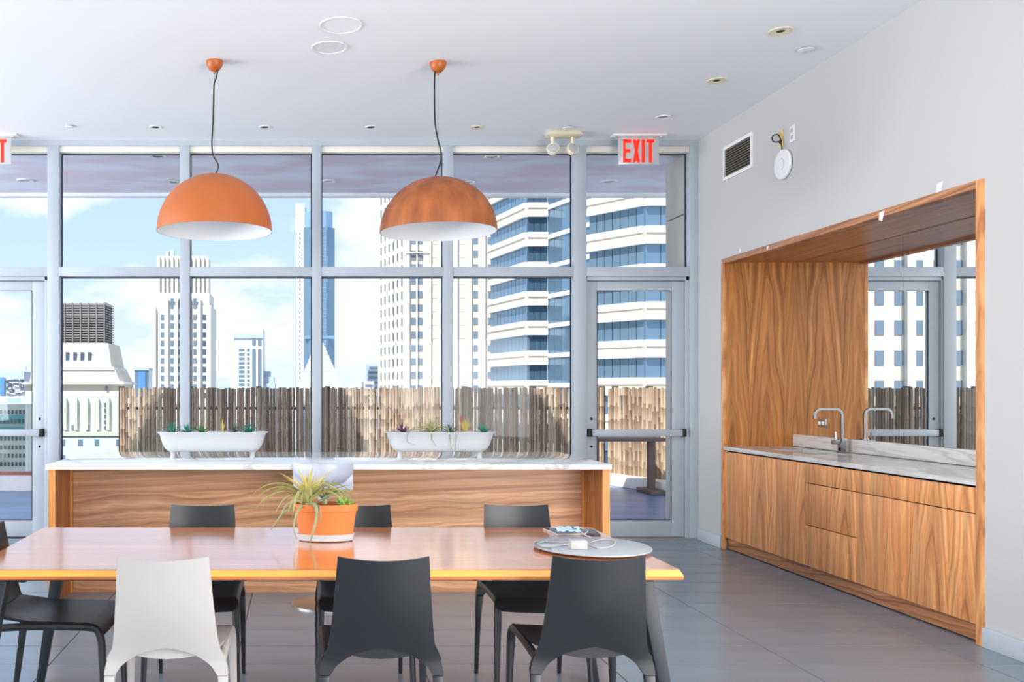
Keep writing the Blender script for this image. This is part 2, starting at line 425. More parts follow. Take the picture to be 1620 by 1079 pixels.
def catmull(pts, n=8):
    pts = [Vector(p) for p in pts]; out = []
    P = [pts[0] * 2 - pts[1]] + pts + [pts[-1] * 2 - pts[-2]]
    for i in range(1, len(P) - 2):
        for k in range(n):
            t = k / n; a, b, c, d = P[i - 1], P[i], P[i + 1], P[i + 2]
            out.append(0.5 * ((2 * b) + (c - a) * t + (2 * a - 5 * b + 4 * c - d) * t * t + (3 * b - a - 3 * c + d) * t ** 3))
    out.append(pts[-1]); return out

# ------------------------------------------------------------------ room shell
YW = K / 169.0                 # window wall, 8.58
XR = 630 * YW / K              # right wall, 3.73
ZC = CZ + 395 * YW / K         # ceiling, 3.74
XL, YB = -9.0, -4.5            # left and rear walls, out of view
# niche in right wall
NY0, NY1 = XR * K / 1083, XR * K / 668      # 4.99 .. 8.09
NZ = 2.553
ND = 4.36                                    # back of niche (mirror plane)

fl = box('floor', M['grout'], XL, ND + 0.3, YB, YW + 0.3, -0.12, -0.004)
struct(fl, 'dark grey floor of long tiles with thin joints')
TX, TY = 0.95, 0.3316
tx0 = 2.52 - 13 * TX; ty0 = 4.845 * K / 1500 - 30 * TY
tile_me = {}
rest = MB()
def tile_mesh(w, d):
    k = (round(w, 3), round(d, 3))
    if k not in tile_me:
        me = MB().box(0.0025, w - 0.0025, 0.005, d - 0.005, -0.01, 0.0).mesh('tile', 0.0012, seg=1); me.materials.append(M['tile']); tile_me[k] = me
    return tile_me[k]
for i in range(0, 16):
    for j in range(0, 60):
        x0, x1 = max(tx0 + i * TX, XL), min(tx0 + (i + 1) * TX, XR + 0.08)
        y0, y1 = max(ty0 + j * TY, YB), min(ty0 + (j + 1) * TY, YW + 0.05)
        if x1 - x0 < 0.03 or y1 - y0 < 0.03: continue
        if y0 > 3.2 and x1 > -3.4:
            link('tile', tile_mesh(x1 - x0, y1 - y0), fl, (x0, y0, 0))
        else:
            rest.box(x0 + 0.0025, x1 - 0.0025, y0 + 0.005, y1 - 0.005, -0.01, 0)
r_ = rest.build('far_tiles', M['tile'], fl); r_['kind'] = 'stuff'

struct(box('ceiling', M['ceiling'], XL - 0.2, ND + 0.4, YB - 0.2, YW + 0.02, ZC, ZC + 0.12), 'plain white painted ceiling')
# right wall around the niche
wr = MB()
T = 0.9
wr.box(XR, XR + T, NY1, YW + 0.1, 0, ZC)
wr.box(XR, XR + T, 2.5, NY0, 0, ZC).box(XR, XR + 0.2, YB, -4.1, 0, ZC).box(XR, XR + 0.2, -4.1, 2.5, 0, 0.3).box(XR, XR + 0.2, -4.1, 2.5, 3.4, ZC)  # opening behind the camera added to let the right fill in
wr.box(XR, XR + T, NY0, NY1, NZ, ZC)
wr.box(ND + 0.02, XR + T, NY0, NY1, 0, NZ)
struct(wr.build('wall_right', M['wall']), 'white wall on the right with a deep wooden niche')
# left and rear walls with their windows
wl = MB(); wl.box(XL - 0.15, XL, YB, -3.2, 0, ZC).box(XL - 0.15, XL, 8.2, YW, 0, ZC).box(XL - 0.15, XL, -3.2, 8.2, 0, 0.3).box(XL - 0.15, XL, -3.2, 8.2, 3.4, ZC)
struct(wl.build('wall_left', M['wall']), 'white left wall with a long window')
wb = MB(); wb.box(XL - 0.15, -5.7, YB - 0.15, YB, 0, ZC).box(3.3, XR + T, YB - 0.15, YB, 0, ZC).box(-5.7, 3.3, YB - 0.15, YB, 0, 0.45).box(-5.7, 3.3, YB - 0.15, YB, 3.4, ZC)
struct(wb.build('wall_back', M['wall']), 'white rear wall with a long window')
for i, (a, b) in enumerate(((NY1, YW - 0.0), (YB, NY0))):
    struct(box('baseboard_right' if i == 0 else 'baseboard_front', M['baseboard'], XR - 0.016, XR, a + (0.02 if i == 0 else 0), b - (0.0 if i == 0 else 0.0), 0, 0.108, bevel=0.003),
           'pale grey baseboard by the glass door' if i == 0 else 'pale grey baseboard nearest the camera on the right')

# ------------------------------------------------------------------ glazed wall
bays = [-3.36, -2.314, -1.083, 0.154, 1.388, 2.621, 3.69]
hw = [0.055, 0.055, 0.045, 0.045, 0.045, 0.058, 0.04]
FD0, FD1 = YW, YW + 0.14        # frame depth
GY = YW + 0.105                 # glass plane
ZT0, ZT1 = CZ + (617 - 437) / 169, CZ + (617 - 422) / 169   # mid transom
ZH = CZ + (617 - 240) / 169     # head underside
for i in range(len(bays)):
    w = hw[i]
    mu = MB().box(bays[i] - w, bays[i] + w, FD0, FD1, 0, ZC)
    struct(mu.build('trim_%d' % (i + 1), M['alu'], None, 0.003), 'pale aluminium window post, number %d from the left door' % (i + 1))
struct(box('trim_8', M['alu'], XL, XR, YW - 0.005, FD1 - 0.002, ZC - 0.05, ZC), 'pale aluminium head channel along the ceiling')
# window bays (1..4) and transom lights over the doors (5, 6)
def pane(x0, x1, z0, z1, root, name='pane'):
    g = box(name, M['glass'], x0 + 0.008, x1 - 0.008, GY, GY + 0.012, z0 + 0.008, z1 - 0.008, root)
    k = MB(); t = 0.010
    k.box(x0, x1, GY - 0.012, GY - 0.002, z0, z0 + t).box(x0, x1, GY - 0.012, GY - 0.002, z1 - t, z1).box(x0, x0 + t, GY - 0.012, GY - 0.002, z0, z1).box(x1 - t, x1, GY - 0.012, GY - 0.002, z0, z1)
    k.build('gasket', M['gasket'], root)
    return g
def bay(n, i, lower):
    x0, x1 = bays[i] + hw[i], bays[i + 1] - hw[i + 1]
    r = sroot('window_%d' % n, ('tall two-pane window bay' if lower else 'transom window above the glass door') + ', bay %d from the left' % (i + 1), ((x0 + x1) / 2, YW, 0 if lower else ZT0))
    box('head_rail', M['alu_cream'], x0, x1, FD0 + 0.02, FD1, ZH, ZC - 0.05, r, 0.002)
    box('transom', M['alu'], x0, x1, FD0 + 0.004, FD1, ZT0, ZT1, r, 0.003)
    pane(x0, x1, ZT1, ZH, r)
    if lower:
        box('sill_rail', M['alu'], x0, x1, FD0 + 0.004, FD1, 0, 0.12, r, 0.003)
        pane(x0, x1, 0.12, ZT0, r)
for n, i in enumerate((1, 2, 3, 4)): bay(n + 1, i, True)
bay(5, 0, False); bay(6, 5, False)
def door(n, i, label):
    x0, x1 = bays[i] + hw[i], bays[i + 1] - hw[i + 1]
    r = sroot('door_%d' % n, label, ((x0 + x1) / 2, YW, 0))
    zt = CZ + (617 - 443) / 169
    MB().box(x0, x0 + 0.012, FD0 + 0.02, FD1, 0, ZT0).box(x1 - 0.03, x1, FD0 + 0.02, FD1, 0, ZT0).box(x0, x1, FD0 + 0.02, FD1, zt, ZT0).build('door_frame', M['alu'], r, 0.002)
    a, b = x0 + 0.014, x1 - 0.034
    y0, y1 = YW + 0.05, YW + 0.095
    s = 0.10
    for p, q in ((a, a + s), (b - s - 0.02, b)):
        box('stile', M['alu'], p, q, y0, y1, 0.02, zt - 0.006, r, 0.003)
    g0, g1 = a + s, b - s - 0.02
    box('top_rail', M['alu'], g0, g1, y0, y1, zt - 0.095, zt - 0.006, r, 0.002)
    box('bottom_rail', M['alu'], g0, g1, y0, y1, 0.02, 0.175, r, 0.002)
    box('pane', M['glass'], g0 - 0.005, g1 + 0.005, y0 + 0.018, y0 + 0.028, 0.17, zt - 0.09, r)
    MB().box(g0, g0 + 0.006, y0 - 0.001, y0 + 0.01, 0.175, zt - 0.095).box(g1 - 0.006, g1, y0 - 0.001, y0 + 0.01, 0.175, zt - 0.095).box(g0, g1, y0 - 0.001, y0 + 0.01, zt - 0.1, zt - 0.094).box(g0, g1, y0 - 0.001, y0 + 0.01, 0.174, 0.18).build('gasket', M['gasket'], r)
    zb = CZ - (685 - 617) / 169
    bar = box('push_bar', M['alu'], a + 0.035, b - 0.035, y0 - 0.06, y0 - 0.012, zb - 0.03, zb + 0.032, r, 0.006)
    for p, q in ((a + 0.004, a + 0.04), (b - 0.04, b - 0.004)):
        c = box('end_cap', M['dark'], p, q, y0 - 0.066, y0, zb - 0.036, zb + 0.038, None, 0.006)
        c.parent = bar; c.location = -Vector(r.location)
    for z in (zb + 0.13, zb - 0.13):
        xx = b - 0.05 if n == 1 else a + 0.05
        MB().lathe([(0.012, 0), (0.012, 0.006), (0.008, 0.008)], (xx, y0, z), 12, axis='y').build('screw', M['steel'], r)
    return r
door(1, 0, 'glazed aluminium door with push bar at the left edge')
door(2, 5, 'glazed aluminium door with push bar in the right corner')
struct(box('trim_9', M['alu'], XL, bays[0] - hw[0], FD0, FD1, 0, 0.12), 'low sill beyond the left door')
struct(box('trim_10', M['steel'], bays[5], XR, YW - 0.01, YW + 0.16, -0.003, 0.014), 'metal threshold under the right door')
gl7 = sroot('window_7', 'glazing left of the left door', (-4.8, YW, 0))
box('pane', M['glass'], XL, bays[0] - hw[0], GY, GY + 0.012, 0.12, ZC - 0.05, gl7)

# ------------------------------------------------------------------ niche with cabinets
YN0, YN1 = NY0, NY1
FR = 0.052
nf = thing('niche_surround', 'walnut lining framing the kitchenette niche in the right wall', 'surround', (XR, (YN0 + YN1) / 2, 0))
box('jamb', M['wood_yz'], XR - 0.012, XR + 0.06, YN0, YN0 + FR, 0, NZ, nf, 0.002)
box('jamb', M['wood_yz'], XR - 0.012, XR + 0.02, YN1 - 0.035, YN1, 0, NZ, nf, 0.002)
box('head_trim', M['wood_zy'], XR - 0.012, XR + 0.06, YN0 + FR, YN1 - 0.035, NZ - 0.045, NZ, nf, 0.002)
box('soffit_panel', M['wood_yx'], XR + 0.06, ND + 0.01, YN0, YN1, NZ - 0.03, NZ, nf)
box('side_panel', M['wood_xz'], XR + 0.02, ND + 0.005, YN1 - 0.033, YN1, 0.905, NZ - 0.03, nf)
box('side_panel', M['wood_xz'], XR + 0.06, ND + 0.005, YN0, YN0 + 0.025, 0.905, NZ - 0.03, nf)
ZK = 0.905
ca, cb = YN0 + FR + 0.001, YN1 - 0.036
YJ = ND * K / 955.0
for i, (a, b) in enumerate(((YN1 - 0.0335, YJ + 0.0015), (YJ - 0.0015, YN0 + 0.026))):
    mo = thing('wall_mirror', 'frameless mirror panel behind the chrome tap' if i == 0 else 'frameless mirror panel at the near end of the niche', 'mirror', (ND, (a + b) / 2, 1.013))
    box('mirror_glass', M['mirror'], ND - 0.006, ND - 0.001, a, b, 1.013, NZ - 0.032, mo)
# worktop with sink cut out
wk = thing('worktop', 'grey stone worktop with splashback in the niche', 'worktop', (4.03, (ca + cb) / 2, ZK))
x0, x1 = XR - 0.008, ND - 0.03
sy0, sy1, sx0, sx1 = 7.02, 7.66, 3.92, 4.20
w = MB()
w.box(x0, sx0, ca, cb, ZK - 0.032, ZK).box(sx1, x1, ca, cb, ZK - 0.032, ZK).box(sx0, sx1, ca, sy0, ZK - 0.032, ZK).box(sx0, sx1, sy1, cb, ZK - 0.032, ZK)
w.build('slab', M['counter2'], wk)
box('splashback', M['counter2'], ND - 0.028, ND - 0.002, YN0 + 0.026, YN1 - 0.026, ZK + 0.004, 1.012, wk, 0.001)
sk = thing('sink', 'small undermounted steel sink set in the worktop', 'sink', ((sx0 + sx1) / 2, (sy0 + sy1) / 2, ZK - 0.18))
s_ = MB(); zt = ZK - 0.033
s_.box(sx0 - 0.012, sx0, sy0, sy1, ZK - 0.18, zt).box(sx1, sx1 + 0.012, sy0, sy1, ZK - 0.18, zt).box(sx0 - 0.012, sx1 + 0.012, sy0 - 0.012, sy0, ZK - 0.18, zt).box(sx0 - 0.012, sx1 + 0.012, sy1, sy1 + 0.012, ZK - 0.18, zt).box(sx0, sx1, sy0, sy1, ZK - 0.18, ZK - 0.17)
s_.build('basin', M['steel'], sk)
MB().lathe([(0.03, 0), (0.03, 0.004)], ((sx0 + sx1) / 2, (sy0 + sy1) / 2, ZK - 0.17), 16).build('drain', M['dark'], sk)
# cabinets: units by face divisions
def yd(px): return XR * K / (px - VX)
DZ0, DZ1 = 0.105, ZK - 0.042
zl1, zl2 = 0.716, 0.408
def unit(label, a, b, fronts, back=4.30):
    u = thing('base_cabinet', label, 'cabinet', ((XR + back) / 2, (a + b) / 2, 0))
    t = 0.018
    MB().box(XR + 0.022, back, a + 0.001, a + t, DZ0, DZ1).box(XR + 0.022, back, b - t, b - 0.001, DZ0, DZ1).box(XR + 0.022, back, a + t, b - t, DZ0, DZ0 + t).box(back - t, back, a + t, b - t, DZ0, DZ1).build('carcass', M['carcass'], u)
    for nm, y0, y1, z0, z1 in fronts:
        box(nm, M['wood_yz'], XR + 0.0, XR + 0.02, y0 + 0.002, y1 - 0.002, z0 + 0.003, z1 - 0.003, u, 0.0008)
    box('toe_kick', M['wood_zy'], XR + 0.035, XR + 0.05, a, b, 0.008, DZ0, u)
    return u
d1, d2, d3, d4, d5 = yd(1188.5), yd(1228), yd(1274), yd(1355.5), yd(1440)
unit('walnut base cabinet farthest into the corner with two slim doors', d2, cb, [('door', d1, cb, DZ0, DZ1), ('door', d2, d1, DZ0, DZ1)])
unit('walnut base cabinet with one door beside the drawers', d3, d2, [('door', d3, d2, DZ0, DZ1)])
unit('walnut base cabinet with three stacked drawers', d4, d3, [('drawer', d4, d3, zl1, DZ1), ('drawer', d4, d3, zl2, zl1), ('drawer', d4, d3, DZ0, zl2)])
unit('wide walnut base cabinet nearest the camera with a long top drawer', ca, d4, [('drawer', ca, d4, zl1, DZ1), ('door', d5, d4, DZ0, zl1), ('door', ca, d5, DZ0, zl1)])
# tap
fx, fy = 4.265, (4.265) * K / (1332 - VX)
tp = thing('tap', 'tall square-necked chrome tap behind the sink', 'tap', (fx, fy, ZK))
box('base', M['chrome'], fx - 0.028, fx + 0.028, fy - 0.028, fy + 0.028, ZK, ZK + 0.008, tp, 0.002)
box('body', M['chrome'], fx - 0.022, fx + 0.022, fy - 0.022, fy + 0.022, ZK + 0.008, ZK + 0.115, tp, 0.003)
ztop = ZK + 0.345
arc = []
R = 0.05
arc.append((fx, fy, ZK + 0.115))
for k in range(7):
    a = PI / 2 * k / 6; arc.append((fx - R + R * math.cos(a), fy, ztop - R + R * math.sin(a)))
for k in range(7):
    a = PI / 2 * k / 6; arc.append((fx - 0.17 - R * math.sin(a) * 0.9, fy, ztop - R + R * math.cos(a)))
arc.append((fx - 0.17 - R * 0.9, fy, ztop - 0.075))
MB().tube(arc, 0.0125, 4, sq=True).build('spout', M['chrome'], tp, smooth=True)
h_ = box('handle', M['chrome'], fx - 0.075, fx - 0.022, fy - 0.018, fy + 0.018, ZK + 0.066, ZK + 0.102, tp, 0.003)
MB().tube([(fx - 0.05, fy, ZK + 0.1), (fx - 0.052, fy, ZK + 0.165)], 0.006, 8).build('lever', M['chrome'], tp, smooth=True)
# outlet on the mirror
oy = (ND - 0.01) * K / (1300 - VX); oz = WZ(669.5, oy)
ot = thing('outlet_plate', 'steel outlet plate on the mirror above the splashback', 'outlet', (ND - 0.012, oy, oz - 0.036))
box('plate', M['steel'], ND - 0.014, ND - 0.0065, oy - 0.058, oy + 0.058, oz - 0.036, oz + 0.036, ot, 0.002)
for s in (-1, 1): box('socket', M['white'], ND - 0.017, ND - 0.013, oy + s * 0.026 - 0.017, oy + s * 0.026 + 0.017, oz - 0.014, oz + 0.014, ot, 0.001)
# tape pieces on the niche head
for px, py, l in ((1398, 341, 'torn scrap of clear tape in the middle of the niche head'), (1487, 297, 'torn scrap of clear tape near the top right of the niche'), (1171, 398, 'tiny scrap of clear tape at the far end of the niche head'), (1217, 395, 'second tiny scrap of clear tape on the niche head')):
    y = XR * K / (px - VX); z = WZ(py, y); q = 0.028 if px > 1300 else 0.014
    o = MB().prism([(-q, -q * .9), (q * .2, -q * 1.3), (q, q), (-q * .8, q * .8)], 0, 0.0012).build('tape_scrap', M['white'])
    o.rotation_euler = (PI / 2, 0, -PI / 2); o.location = (XR - (0.0125 if NZ - 0.05 < z < NZ else 0.0005), y, min(z, NZ - 0.02) if px in (1398,) else z)
    if px in (1217,): o.location.z = NZ - 0.022; o.location.x = XR - 0.0125
    if px in (1171, 1487): o.location.z = NZ + 0.03
    tag(o, l, 'tape', 'tape scraps on the niche')

# wall fixtures ----------------------------------------------------
def ry(px): return XR * K / (px - VX)
va, vb = ry(1192), ry(1146)
z0, z1 = WZ(287, vb), WZ(234, vb)
vt = thing('air_vent', 'white framed wall vent with dark slats high in the corner', 'vent', (XR, (va + vb) / 2, z0))
fr = 0.028
MB().box(XR - 0.014, XR - 0.0005, va, vb, z0, z0 + fr).box(XR - 0.014, XR - 0.0005, va, vb, z1 - fr, z1).box(XR - 0.014, XR - 0.0005, va, va + fr, z0 + fr, z1 - fr).box(XR - 0.014, XR - 0.0005, vb - fr, vb, z0 + fr, z1 - fr).build('frame', M['white'], vt)
box('backing', M['dark'], XR - 0.002, XR - 0.0005, va + fr, vb - fr, z0 + fr, z1 - fr, vt)
ns = 11
for k in range(ns):
    z = z0 + fr + (z1 - z0 - 2 * fr) * (k + 0.5) / ns
    sl = MB(); b0 = (z1 - z0 - 2 * fr) / ns
    sl.prism([(XR - 0.012, z - b0 * .35), (XR - 0.003, z + b0 * .2), (XR - 0.003, z + b0 * .32), (XR - 0.012, z - b0 * .2)], va + fr, vb - fr)
    sl.v = [(x, zz, y) for x, y, zz in sl.v]
    sl.build('slat', M['vent'], vt)
ay = ry(1242); az = WZ(260, ay)
ap = thing('wireless_access_point', 'white round wireless access point on the right wall', 'access point', (XR, ay, az - 0.115))
MB().lathe([(0.085, 0.0), (0.112, 0.006), (0.115, 0.018), (0.108, 0.028), (0.06, 0.034), (0.0001, 0.035)], (XR - 0.001, ay, az), 32, axis='x').build('housing', M['white'], ap, smooth=True)
rg = MB(); rg.tube([(XR - 0.0345, ay + 0.045 * math.cos(a), az + 0.045 * math.sin(a)) for a in [PI * 0.6 + k * PI * 0.8 / 10 for k in range(11)]], 0.002, 6); rg.build('light_ring', M['vent'], ap)
py_ = ry(1236.5); pz = WZ(220, py_)
bk = thing('cable_bracket', 'yellow cable bracket plate above the access point', 'bracket', (XR, py_, pz - 0.06))
box('plate', M['yellow'], XR - 0.006, XR - 0.0005, py_ - 0.028, py_ + 0.03, pz - 0.066, pz + 0.066, bk, 0.002)
MB().lathe([(0.018, 0), (0.018, 0.005)], (XR - 0.006, py_, pz - 0.02), 12, axis='x').build('grommet', M['dark'], bk)
cp = catmull([(XR - 0.01, py_ + 0.0, pz - 0.02), (XR - 0.03, py_ + 0.06, pz - 0.005), (XR - 0.03, py_ + 0.085, pz + 0.035), (XR - 0.03, py_ + 0.04, pz + 0.045), (XR - 0.03, py_ - 0.03, pz + 0.01), (XR - 0.02, ay + 0.0, az + 0.10)], 6)
tag(MB().tube(cp, 0.005, 8).build('cable', M['cable'], smooth=True), 'short black cable looping from yellow bracket to access point', 'cable')
sy = ry(1254); sz = WZ(211.5, sy)
sw = thing('wall_plate', 'white double socket plate beside the yellow bracket', 'socket', (XR, sy, sz - 0.06))
box('plate', M['white'], XR - 0.006, XR - 0.0005, sy - 0.036, sy + 0.036, sz - 0.062, sz + 0.062, sw, 0.002)
for s in (-1, 1): box('socket', M['white_plastic'], XR - 0.009, XR - 0.005, sy - 0.016, sy + 0.016, sz + s * 0.026 - 0.014, sz + s * 0.026 + 0.014, sw, 0.001)

# ------------------------------------------------------------------ ceiling fixtures
def ceil_pos(px, py):
    Y = (ZC - CZ) * K / (VY - py); return WX(px, Y), Y
def ring_light(name, label, px, py, dpx, trim, centre, hole=0.55, cat='downlight', group=None):
    X, Y = ceil_pos(px, py); r = dpx * Y / K / 2
    t = thing(name, label, cat, (X, Y, ZC), 0, group)
    MB().lathe([(r * hole, -0.001), (r * hole, -0.004), (r * 0.96, -0.007), (r, -0.004), (r, -0.0005)], (X, Y, ZC), 28, cap=False).build('trim', trim, t, smooth=True)
    MB().lathe([(r * hole, -0.0018), (r * hole * 0.5, -0.0012), (0.0001, -0.0012)], (X, Y, ZC), 28, cap=False).build('centre', centre, t, smooth=True)
    return t
ring_light('ceiling_speaker', 'large round white ceiling fixture nearest the camera', 539, 40, 69, M['white'], M['ceiling'], 0.88, 'ceiling fixture')
ring_light('ceiling_speaker', 'smaller round white grille behind the large ceiling fixture', 521, 75, 57, M['white'], M['lining'], 0.86, 'ceiling fixture')
ring_light('downlight', 'gold rimmed downlight nearest the camera on the right', 1235, 49, 37, M['cream'], M['dark'], 0.36, group='downlights')
ring_light('downlight', 'gold rimmed downlight between vent and the nearer gold one', 1134, 127, 30, M['cream'], M['dark'], 0.38, group='downlights')
ring_light('downlight', 'gold rimmed downlight between the brown pendant and emergency lamps', 755, 201, 22, M['cream'], M['dark'], 0.4, group='downlights')
ring_light('downlight', 'small downlight left of the orange pendant', 246, 201, 19, M['white'], M['dark'], 0.66, group='downlights')
ring_light('downlight', 'small downlight right of the orange pendant', 419, 201, 19, M['white'], M['dark'], 0.66, group='downlights')
ring_light('downlight', 'small downlight left of the brown pendant', 587, 201, 19, M['white'], M['dark'], 0.66, group='downlights')
ring_light('downlight', 'white downlight above the exit sign by the right door', 1049, 185, 24, M['white'], M['steel'], 0.6, group='downlights')
for px, py, d, l in ((110, 199, 14, 'flat white sprinkler cap near the left exit sign'), (899, 201, 17, 'flat white sprinkler cap above the emergency lamps'), (1275, 77, 25, 'flat white sprinkler cap by the right wall')):
    X, Y = ceil_pos(px, py); r = d * Y / K / 2
    t = thing('sprinkler_cap', l, 'sprinkler cap', (X, Y, ZC), 0, 'sprinkler caps')
    MB().lathe([(r * .7, -0.0005), (r * .7, -0.008)], (X, Y, ZC), 20).build('collar', M['vent'], t, smooth=True)
    MB().lathe([(r, -0.008), (r, -0.012), (r * .9, -0.014), (0.0001, -0.0145)], (X, Y, ZC), 24).build('cap', M['white'], t, smooth=True)

# pendants
def pendant(label, px, ytop, ptop, prim, dpx, shade, cablepx, group):
    X, Y = ceil_pos(px, ytop); R = dpx * Y / K / 2
    zr = WZ(prim, Y); zt = WZ(ptop, Y); hh = zt - zr
    t = thing('pendant_lamp', label, 'pendant lamp', (X, Y, ZC), 0, group)
    pr = [(R * math.cos(a), hh * math.sin(a)) for a in [PI / 2 * k / 20 for k in range(20)]] + [(0.006, hh)]
    MB().lathe([(R - 0.004, -0.001), (R, -0.001)] + pr, (X, Y, zr), 64, cap=False).build('shade', shade, t, smooth=True, angle=60)
    Ri = R - 0.006; hi = hh - 0.006
    pi_ = [(Ri * math.cos(a), hi * math.sin(a)) for a in [PI / 2 * k / 20 for k in range(20)]] + [(0.004, hi)]
    MB().lathe([(R - 0.004, -0.001)] + pi_, (X, Y, zr), 64, cap=False).build('lining', M['lining'], t, smooth=True, angle=60)
    MB().lathe([(0.02, hi), (0.02, hi - 0.07), (0.035, hi - 0.10), (0.045, hi - 0.16), (0.02, hi - 0.2), (0.0001, hi - 0.205)], (X, Y, zr), 16).build('bulb', M['white_ceramic'], t, smooth=True)
    rc = 0.060
    pc = [(rc, 0.0)] + [(rc * math.cos(a), -0.075 * math.sin(a)) for a in [PI / 2 * k / 10 for k in range(10)]] + [(0.008, -0.075), (0.006, -0.09), (0.0001, -0.09)]
    MB().lathe(pc, (X, Y, ZC), 24, cap=False).build('canopy', M['canopy'], t, smooth=True)
    MB().tube([(X, Y, ZC - 0.085), (X, Y, zt + 0.0)], 0.0013, 5).build('suspension_wire', M['wire'], t)
    pts = [(X + (a - px) * Y / K, Y - 0.012, WZ(b, Y)) for a, b in cablepx]
    MB().tube(catmull(pts, 6), 0.0055, 8).build('cable', M['cable'], t, smooth=True)
pendant('orange dome pendant lamp hanging on the left', 339.5, 97, 276, 366.5, 182, M['orange'],
        [(344.5, 112), (343, 122), (339, 135), (338, 165), (337, 200), (335.5, 225), (337, 245), (344, 258), (345.5, 266), (341, 277)], 'dome pendant lamps')
pendant('rusty brown dome pendant lamp hanging on the right', 693, 99, 281, 367, 184, M['copper'],
        [(688, 114), (687, 130), (687, 165), (688, 195), (692, 220), (697, 240), (697, 255), (692, 270), (687.5, 282)], 'dome pendant lamps')

# exit signs: panels hang from the ceiling
def letter_E(x, z, w, h, s): return [(x, z, w * .3, h), (x + w * .3, z, w * .7, h * .16), (x + w * .3, z + h * .42, w * .58, h * .16), (x + w * .3, z + h * .84, w * .7, h * .16)]
def exit_sign(px0, label):
    Y = 8.40
    sc = Y / K
    X0 = WX(px0, Y); w = 64 * sc; h = 43 * sc; zt = ZC - 0.022; zb = zt - h
    t = thing('exit_sign', label, 'exit sign', (X0 + w / 2, Y, zb), 0, 'exit signs')
    MB().prism([(X0 - 0.06, Y - 0.05), (X0 + w + 0.06, Y - 0.05), (X0 + w + 0.06, Y + 0.05), (X0 - 0.06, Y + 0.05)], ZC - 0.018, ZC).build('ceiling_plate', M['white'], t, 0.004)
    for xs in (X0 - 0.035, X0 + w + 0.02): MB().lathe([(0.016, -0.03), (0.02, -0.012)], (xs, Y - 0.02, ZC), 12).build('lamp_stub', M['white_plastic'], t, smooth=True)
    p = box('panel', M['signpanel'], X0, X0 + w, Y - 0.008, Y + 0.008, zb, zt, t, 0.002)
    y0, y1 = Y - 0.0115, Y - 0.0082
    H = 36.5 * sc; zb2 = zb + 3.0 * sc
    def px(v): return X0 + v * sc
    def add(mb):
        mb.build('letter', M['signred'], t)
    e_ = MB()
    for a in letter_E(px(7.3), zb2, 12.5 * sc, H, sc): e_.box(a[0], a[0] + a[2], y0, y1, a[1], a[1] + a[3])
    add(e_)
    xx = MB(); a0, a1 = px(22.5), px(34.0); wd = 4.6 * sc
    xx.prism_y([(a0, zb2), (a0 + wd, zb2), (a1 - 0.2 * sc, zb2 + H), (a1 - wd - 0.2 * sc, zb2 + H)], y0, y1)
    xx.prism_y([(a1 - wd, zb2), (a1, zb2), (a0 + wd, zb2 + H), (a0, zb2 + H)], y0 - 0.0002, y1)
    add(xx)
    add(MB().box(px(36.5), px(41.5), y0, y1, zb2, zb2 + H))
    tt = MB(); tt.box(px(44), px(56.5), y0, y1, zb2 + H * .86, zb2 + H); tt.box(px(47.8), px(52.8), y0, y1, zb2, zb2 + H * .86); add(tt)
exit_sign(978, 'red-lettered exit sign hanging above the right door')
exit_sign(-46, 'red-lettered exit sign cut by the left picture edge')
# emergency light
X, Y = WX(890, 8.34), 8.34
em = thing('emergency_light', 'cream twin-head emergency light on the ceiling', 'emergency light', (X, Y, ZC))
MB().prism([(X - 0.16, Y - 0.10), (X + 0.165, Y - 0.10), (X + 0.165, Y + 0.07), (X - 0.16, Y + 0.07)], ZC - 0.035, ZC, [(X - 0.13, Y - 0.08), (X + 0.135, Y - 0.08), (X + 0.135, Y + 0.06), (X - 0.13, Y + 0.06)]).build('housing', M['cream'], em, 0.004)
for s, tw in ((-1, -0.25), (1, 0.35)):
    hx = X + s * 0.09; hz = ZC - 0.145
    MB().tube([(hx, Y, ZC - 0.03), (hx, Y, ZC - 0.10)], 0.014, 10).build('stem', M['cream'], em, smooth=True)
    hd = MB().lathe([(0.03, 0.05), (0.052, 0.03), (0.058, 0.0), (0.056, -0.012)], (0, 0, 0), 24, axis='y').build('lamp_head', M['cream'], em, smooth=True, local=True)
    hd.location = (hx - X, -0.01, hz - ZC); hd.rotation_euler = (-0.35, 0, tw)
    ln = MB().lathe([(0.052, -0.006), (0.045, -0.016), (0.02, -0.021), (0.0001, -0.022)], (0, 0, 0), 24, axis='y').build('lens', M['bulb'], hd, smooth=True, local=True)

# ------------------------------------------------------------------ island
IY0, IY1 = 5.951, 7.13
IX0, IX1 = WX(76, IY0), WX(965, IY0)
IP = 6.344
isl = thing('island_counter', 'long walnut island base with recessed front panel', 'island', ((IX0 + IX1) / 2, (IY0 + IY1) / 2, 0))
for a, b in ((IX0, IX0 + 0.046), (IX1 - 0.046, IX1)):
    MB().box(a, b, IY0, IY0 + 0.012, 0, 0.882).build('panel_edge', M['wood_end'], isl)
    box('end_panel', M['wood_endface'], a, b, IY0 + 0.012, IY1, 0, 0.882, isl)
box('front_panel', M['wood_island'], IX0 + 0.046 + 0.02, IX1 - 0.046 - 0.02, IP, IP + 0.02, 0.0, 0.882, isl)
for a, b in ((IX0 + 0.046, IX0 + 0.064), (IX1 - 0.064, IX1 - 0.046)):
    box('corner_batten', M['wood_end'], a, b, IP - 0.004, IP + 0.016, 0, 0.882, isl)
box('rear_panel', M['wood_island'], IX0 + 0.046, IX1 - 0.046, IY1 - 0.02, IY1, 0, 0.882, isl)
top = box('marble_countertop', M['counter'], IX0 - 0.012, IX1 + 0.008, IY0 - 0.018, IY1 + 0.016, 0.884, 0.917, None, 0.002)
tag(top, 'polished white marble slab on top of the walnut island', 'countertop')

